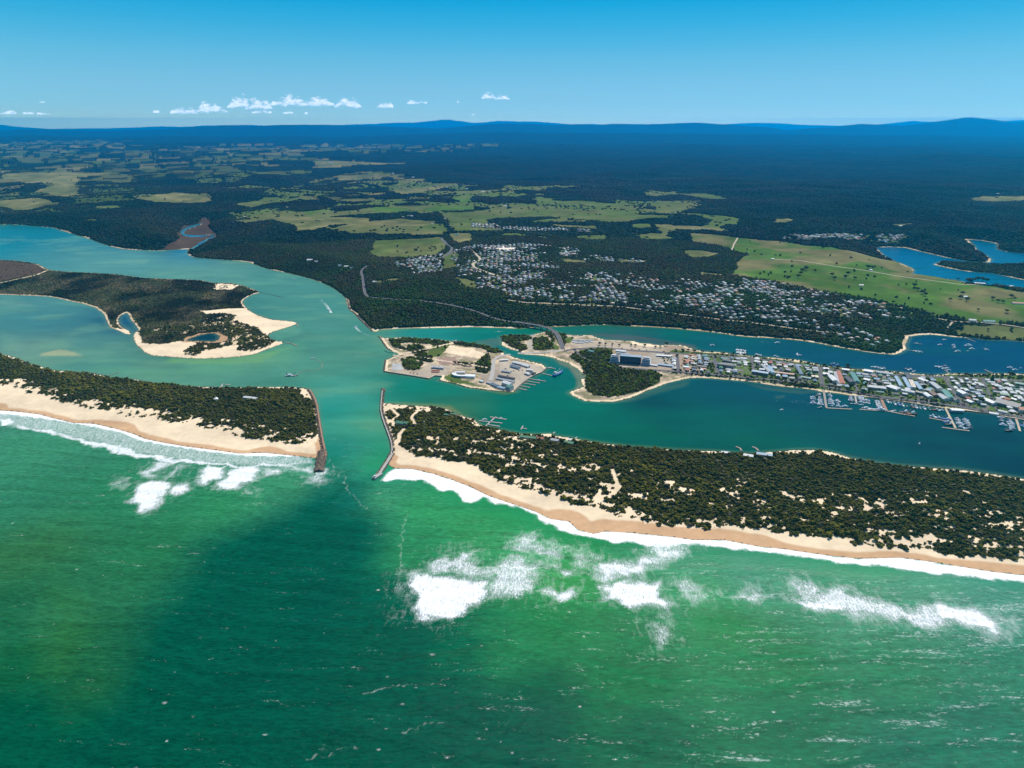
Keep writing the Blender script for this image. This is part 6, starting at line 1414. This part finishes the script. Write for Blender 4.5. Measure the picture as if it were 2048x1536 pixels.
# ---- breakwaters
def boulders(P,w,r0,r1,dens,z,seed,taper=True):
    g=np.random.default_rng(seed);mb=MBd()
    for a,b in zip(P[:-1],P[1:]):
        a=np.array(a);b=np.array(b);L=np.linalg.norm(b-a);d=(b-a)/L;n=np.array((-d[1],d[0]))
        for _ in range(int(L*dens)):
            t=g.uniform(0,1);q=g.uniform(-1,1);p=a+(b-a)*t+n*q*w/2;r=g.uniform(r0,r1);zz=z*(1-abs(q)**1.6)-.3
            v=IV*(1+g.uniform(-.28,.28,(12,1)))*r;v[:,2]*=.7
            mb.add(v+np.array((p[0],p[1],zz)),IF.tolist())
    return mb
def breakwater(px,w,label,seed,top=None,z=2.6,dens=1.6,r=(1.0,2.1)):
    P=[G(a,b,0) for a,b in px];t=thing('breakwater',label,'breakwater',0,0,0)
    o=boulders(P,w,r[0],r[1],dens,z,seed).obj('rock_slope',m_rock,t)
    if top:
        T=np.array([G(a,b,z) for a,b in px]);
        strip3(np.column_stack([T,np.full(len(T),z+.6)]),top[0],.8,top[2]).obj('walkway',top[1],t)
    for a,b in zip(P[:-1],P[1:]):
        for k in range(6):AVOID.append((a[0]+(b[0]-a[0])*k/6,a[1]+(b[1]-a[1])*k/6,w*.5+1.5))
    return t
breakwater([(616,779),(622,787),(628,799),(632,812),(636,840),(641,870),(646,895),(649,912)],9,'rocky channel wall with reddish track on the left spit',3,(3.2,m_path,2.6),2.4)
breakwater([(645,903),(643,918),(640,932),(638,943)],17,'crumbling brown rock head at the end of the left wall',4,None,4.2,6.5,(1.3,3.0))
breakwater([(766,780),(765,790),(763.5,806),(763,820),(766,834),(771,848),(778,866),(784,884),(786,898),(784,907)],9,'dark rock channel wall along the right spit',5,(2.4,m_conc,-1.5),2.4)
breakwater([(784,907),(776,921),(766,936),(757,950)],11,'outer rock arm of the right entrance',6,(5.5,m_conc,0),2.8,2.6)
x,y=G(755,951,3);t=thing('breakwater_platform','pale concrete platform at the seaward end of the right breakwater','platform',x,y,1.5,math.atan2(.9,.5))
MBd().box(0,0,-3,22,8,5.2).obj('slab',m_conc,t);MBd().box(0,3.7,2.2,22,.5,1.1).obj('parapet',m_conc,t);MBd().box(-7,0,2.2,3,3,3).obj('beacon_hut',m_wt,t)
breakwater([(766,778),(767,783)],9,'round rock head at the lagoon end of the right wall',8,None,2.8,9,(1.2,2.2))
breakwater([(694,600),(700,620),(712,629),(722,641),(735,653),(744,662)],7,'rock-lined bank at the foot of the wooded bluff',9,None,1.3,1.0,(.9,1.8))
for s_,lab,sd in (("757 673 761 677 769 689 775 697 784 702.5",'rocky west tip of the works island',11),("771 720 769 732 768 743.5",'rock edge below the corner car park',12),("878 761 908 767 935 775 974 780 1023 784.5",'weedy rock edge of the island seawall',13)):
    P=[tuple(q) for q in pp(s_)];breakwater(P,5,lab,sd,None,1.3,1.1,(.8,1.6))
def seawall(s_,label,h=2.6):
    P=np.array([G(a,b,0) for a,b in pp(s_)]);t=thing('seawall',label,'seawall');strip3(np.column_stack([P,np.full(len(P),h)]),2.2,h+2).obj('wall',M('seawall_concrete',(.28,.24,.2),.9),t)
seawall("768 743.5 804 749.3 859 758.3 869 752.3 884 753.3",'dark vertical wharf face below the apron');seawall("1028 783 1045 767 1062 755 1084 745 1093 737",'harbour quay wall of the works island');seawall("1735 795 1765 799 1800 804 1840 810 1870 815 1890 818",'town seawall left of the long pale pier',2.2);seawall("1893 818 1925 821.5 1950 824.5 1985 828.5 2010 835 2048 841",'town seawall right of the long pale pier',2.2)
# ---- vehicles
def car_parts(m,L=4.6,W_=1.85,van=False):
    b=MBd().box(0,0,.3,L,W_,.62,0,.97);c=MBd()
    (c.box(-.1,0,.92,L*.86,W_*.92,.95,0,.9) if van else c.box(-.2,0,.92,L*.52,W_*.86,.52,0,.8));w=[]
    for sx in(-1,1):
        for sy in(-1,1):w.append(MBd().box(sx*L*.31,sy*W_*.45,0,.62,.26,.62))
    return [('body',b,m),('cabin',c,m if van else m_glass)]+[('wheel',w_,m_black) for w_ in w]
CARS={'white':Proto('parked_car','car',car_parts(m_wt)),'red':Proto('parked_car','car',car_parts(m_red)),'dark blue':Proto('parked_car','car',car_parts(m_navy)),'silver':Proto('parked_car','car',car_parts(m_steel)),'black':Proto('parked_car','car',car_parts(m_black))}
VAN=Proto('caravan','caravan',car_parts(m_wt,7,2.4,True));RTRUCK=Proto('red_truck','truck',car_parts(m_red,9,2.6,True))
def cars(a,b,n,where,cols=None,rot=math.pi/2):
    A_=np.array(G(*a,2.4));B_=np.array(G(*b,2.4));an=math.atan2(*(B_-A_)[::-1])
    for i in range(n):
        p=A_+(B_-A_)*(i+random.uniform(.2,.8))/n;c=random.choice(cols or list(CARS));CARS[c].put(p[0],p[1],max(gz(p[0],p[1]),2.2)+.45,an+rot+random.choice((0,math.pi)),'%s car %s'%(c,where),'%s cars %s'%(c,where),1.08)
cars((1895,803),(1935,810),11,'in the car park by the palm trees');cars((1912,809),(1955,816),9,'in the lower row of the waterfront car park');cars((1720,788),(1760,797),8,'parked on the promenade behind the second pier');cars((1800,800),(1860,808),12,'parked along the seawall promenade');cars((1652,777),(1690,783),6,'parked by the head of the first pier')
cars((1250,737),(1340,743),8,'parked on the highway below the resort',rot=0);cars((1360,744.5),(1460,753),9,'driving or parked on the highway near the dark apartments',rot=0);cars((1205,694),(1300,701),6,'on the north esplanade behind the resort',rot=0);cars((1480,756),(1620,768),10,'parked on the highway near the pink motel',rot=0);cars((1960,819),(2020,831),6,'on the highway below the club',rot=0)
cars((775,746),(800,749),4,'on the corner apron of the works island',['red','dark blue']);cars((820,745),(838,748),3,'in the middle of the wharf apron',['dark blue','silver']);cars((1000,745),(1050,740),6,'in the boatyard');cars((1120,693),(1112,668),2,'crossing the bridge approach',rot=0);cars((1010,735),(1018,760),4,'beside the island road')
for i in range(8):
    x,y=G(865+(i%4)*4,741.5+(i//4)*2.6,2.4);RTRUCK.put(x,y,gz(x,y)+.3,.5,'red work truck parked in two rows beside the shade shed','red work trucks beside the shade shed',.8)
for i in range(22):
    x,y=G(1148+(i%8)*5.2+random.uniform(-1.5,1.5),681+(i//8)*2.6+random.uniform(-.8,.8),2.4);VAN.put(x,y,gz(x,y)+.1,random.uniform(-.4,.4),'white caravan on the sandy lot right of the bridge','caravans on the sandy lot right of the bridge',1.2)
for i in range(9):
    x,y=G(1052+(i%5)*4.4,669.5+(i//5)*2.4,2.4);VAN.put(x,y,gz(x,y)+.1,random.uniform(-.4,.4),'white caravan among trees at the north tip by the bridge','caravans among trees by the bridge',.8)
print('boats+cars',time.time()-T0,len(bpy.data.objects))
# ---- trees one can tell apart
def tree_parts(seed,r,h,tall=False):
    tv,tf=tuft(seed,8,.85,.75,.34,.55);t=MBd().cyl(0,0,-1,.35,h*.55,7,.22)
    for a in range(3):t.bar((0,0,h*.3),(math.cos(a*2.1)*r*.45,math.sin(a*2.1)*r*.45,h*.6),.22)
    V=tv.copy();V[:,:2]*=r;V[:,2]=h*.3+V[:,2]*h*.42
    c=MBd();c.add(V,tf.tolist());return t,c,len(tv)
def leaf_single(name,c):
    m=leafmat(name,.7,.9,1.0);nt=m.node_tree
    for n in nt.nodes:
        if n.type=='ATTRIBUTE':
            for l in list(n.outputs['Color'].links):
                s_=l.to_socket;nt.links.remove(l);s_.default_value=c+(1,)
    return m
LM=[leaf_single('leaf_dark',(.035,.045,.014)),leaf_single('leaf_mid',(.05,.075,.016)),leaf_single('leaf_bright',(.10,.17,.02)),leaf_single('leaf_brown',(.06,.048,.024))]
TP={}
for q in range(8):
    t_,c_,_=tree_parts(200+q,4.2,8.5);TP[q]=Proto('broadleaf_tree','tree',[('trunk',t_,m_trunk),('crown',c_,LM[(0,1,0,3,1,2,0,1)[q]])])
TN=['dark green','mid green','dark green','brownish','mid green','bright green','dark green','mid green']
cn=0
for (x,y) in cp[np.random.default_rng(3).permutation(len(cp))]:
    if cn>=150:break
    x+=random.uniform(-9,9);y+=random.uniform(-9,9)
    if not free(x,y,1.5):continue
    dep=y*CP+(CH-3)*SP;px=CX+F*x/dep;zi=next((i for i in range(11) if px<zx[i+1]),10)
    q=random.randrange(8);TP[q].put(x,y,gz(x,y),random.uniform(0,6),'%s round tree %s'%(TN[q],zone[zi]),'%s trees %s'%(TN[q],zone[zi]),random.uniform(.6,1.1));cn+=1
for a,b,n,wh in (((1345,744),(1480,756),12,'along the highway verge near the resort'),((1490,757),(1640,774),14,'along the highway verge near the pink motel'),((1650,775),(1760,792),9,'along the promenade behind the piers'),((1800,798),(1890,811),8,'on the promenade left of the long pale pier'),((1340,701),(1520,713),12,'on the lawn of the north esplanade'),((1560,721),(1700,740),9,'on the north shore beside the channel'),((1900,750),(2048,755),8,'on the grass behind the north beach'),((1190,690),(1330,696),9,'on the sandy north lot'),((908,728),(944,732),10,'in the sparse row on the works island')):
    for i in range(n):
        px=a[0]+(b[0]-a[0])*(i+random.uniform(.1,.9))/n;py=a[1]+(b[1]-a[1])*(i+.5)/n+random.uniform(-1.5,1.5);x,y=G(px,py)
        q=random.randrange(8);TP[q].put(x,y,gz(x,y),random.uniform(0,6),'%s round tree %s'%(TN[q],wh),'%s trees %s'%(TN[q],wh),random.uniform(.8,1.35))
# big named trees
x,y=G(1983,762);t=thing('norfolk_pine','tall dark conifer standing over the cabin park','pine tree',x,y,gz(x,y));MBd().cyl(0,0,-1,.5,22,7,.1).obj('trunk',m_trunk,t)
mb=MBd()
for k in range(12):mb.cyl(0,0,2+k*1.65,5.4-k*.42,1.9,9,(5.4-k*.42)*.35)
mb.obj('crown',LM[0],t)
for px,py,sc,lab in ((1958,806,2.2,'very broad dark tree above the car park'),(1725,784,1.4,'dark spreading tree behind the second pier'),(1868,806,1.7,'broad tree on the seawall lawn'),(1582,766,1.7,'dark tree over the highway by the teal units'),(1500,757,1.5,'dark tree on the highway beside the green lot'),(1632,698,0,''),(1694,733,1.6,'dark round tree on the north shore near the blue jetty'),(2020,752,1.9,'dark round tree at the right of the north shore'),(1332,690,1.6,'spreading tree on the point of the north lot')):
    if sc:x,y=G(px,py);TP[0].put(x,y,gz(x,y),1.0,lab,None,sc)
PT=[TP[0],TP[2],TP[3]]
pad="1600 508 1.4 1522 512 1.5 1500 484 .9 1550 513 1.3 1605 545 2.2 1612 541 2.2 1600 550 2.0 1596 556 1.8 1630 544 1.4 1664 553 1.9 1668 560 1.9 1690 557 1.7 1696 551 2.0 1709 559 1.6 1673 530 1.3 1713 533 1.1 1735 538 2.2 1744 538 1.6 1815 546 1.1 1796 572 1.1 1812 571 1 1830 575 2 1836 582 1.7 1844 588 1.8 1850 592 1.8 1915 561 1.4 1832 565 .9 1899 602 1.4 1925 590 1.6 1920 598 1.6 1932 603 1.6 1935 600 1.3 1937 567 2.6 1945 564 2.2 1955 563 2.4 1965 563 2.2 1972 565 2.4 1990 573 1.7 1985 600 1.5 1994 605 1.5 2005 606 1.3 2022 596 1.6 2030 600 1.3 1880 580 .8 1916 582 .8 1957 622 1.1 2012 625 1.4 1976 661 .9 1738 521 .9 1645 497 1.2 1560 487 1 1745 500 1 940 442 1.7 923 452 1.8 948 447 1.4 969 455 1.6 990 455 1.6 940 467 1.5 930 466 1.2 1001 427 1.5 987 431 1.2 1177 430 1.4 1200 432 1.6 1193 431 1.6 992 495 2.4 860 500 1.6 868 498 1.9 700 428 1.6 560 447 1.4 846 430 1.3 1150 474 1.3 1178 476 1.6 1202 473 1.2 790 556 1.2 500 402 1.5 486 414 1.4 350 385 1.8 330 400 1.8 160 360 1.8 143 362 1.8 300 372 1.6 240 352 1.6 120 352 1.4 895 440 1.4 1075 425 1.3 1128 400 1.4"
pv=[float(v) for v in pad.split()]
for i in range(0,len(pv),3):
    x,y,z=GT(pv[i],pv[i+1]);r=math.hypot(x,y)
    wh='on the open hill paddock' if pv[i]>1450 and pv[i+1]>470 else 'in the farmland behind the town' if pv[i]>800 else 'in the farmland beyond the river'
    PT[i//3%3].put(x,y,z,random.uniform(0,6),('large ' if pv[i+2]>1.5 else 'small ')+['dark','shaggy dark','brownish'][i//3%3]+' lone tree '+wh,('large ' if pv[i+2]>1.5 else 'small ')+['dark','shaggy dark','brownish'][i//3%3]+' lone trees '+wh,pv[i+2]*1.15)
plant()
print('done',time.time()-T0,len(bpy.data.objects))
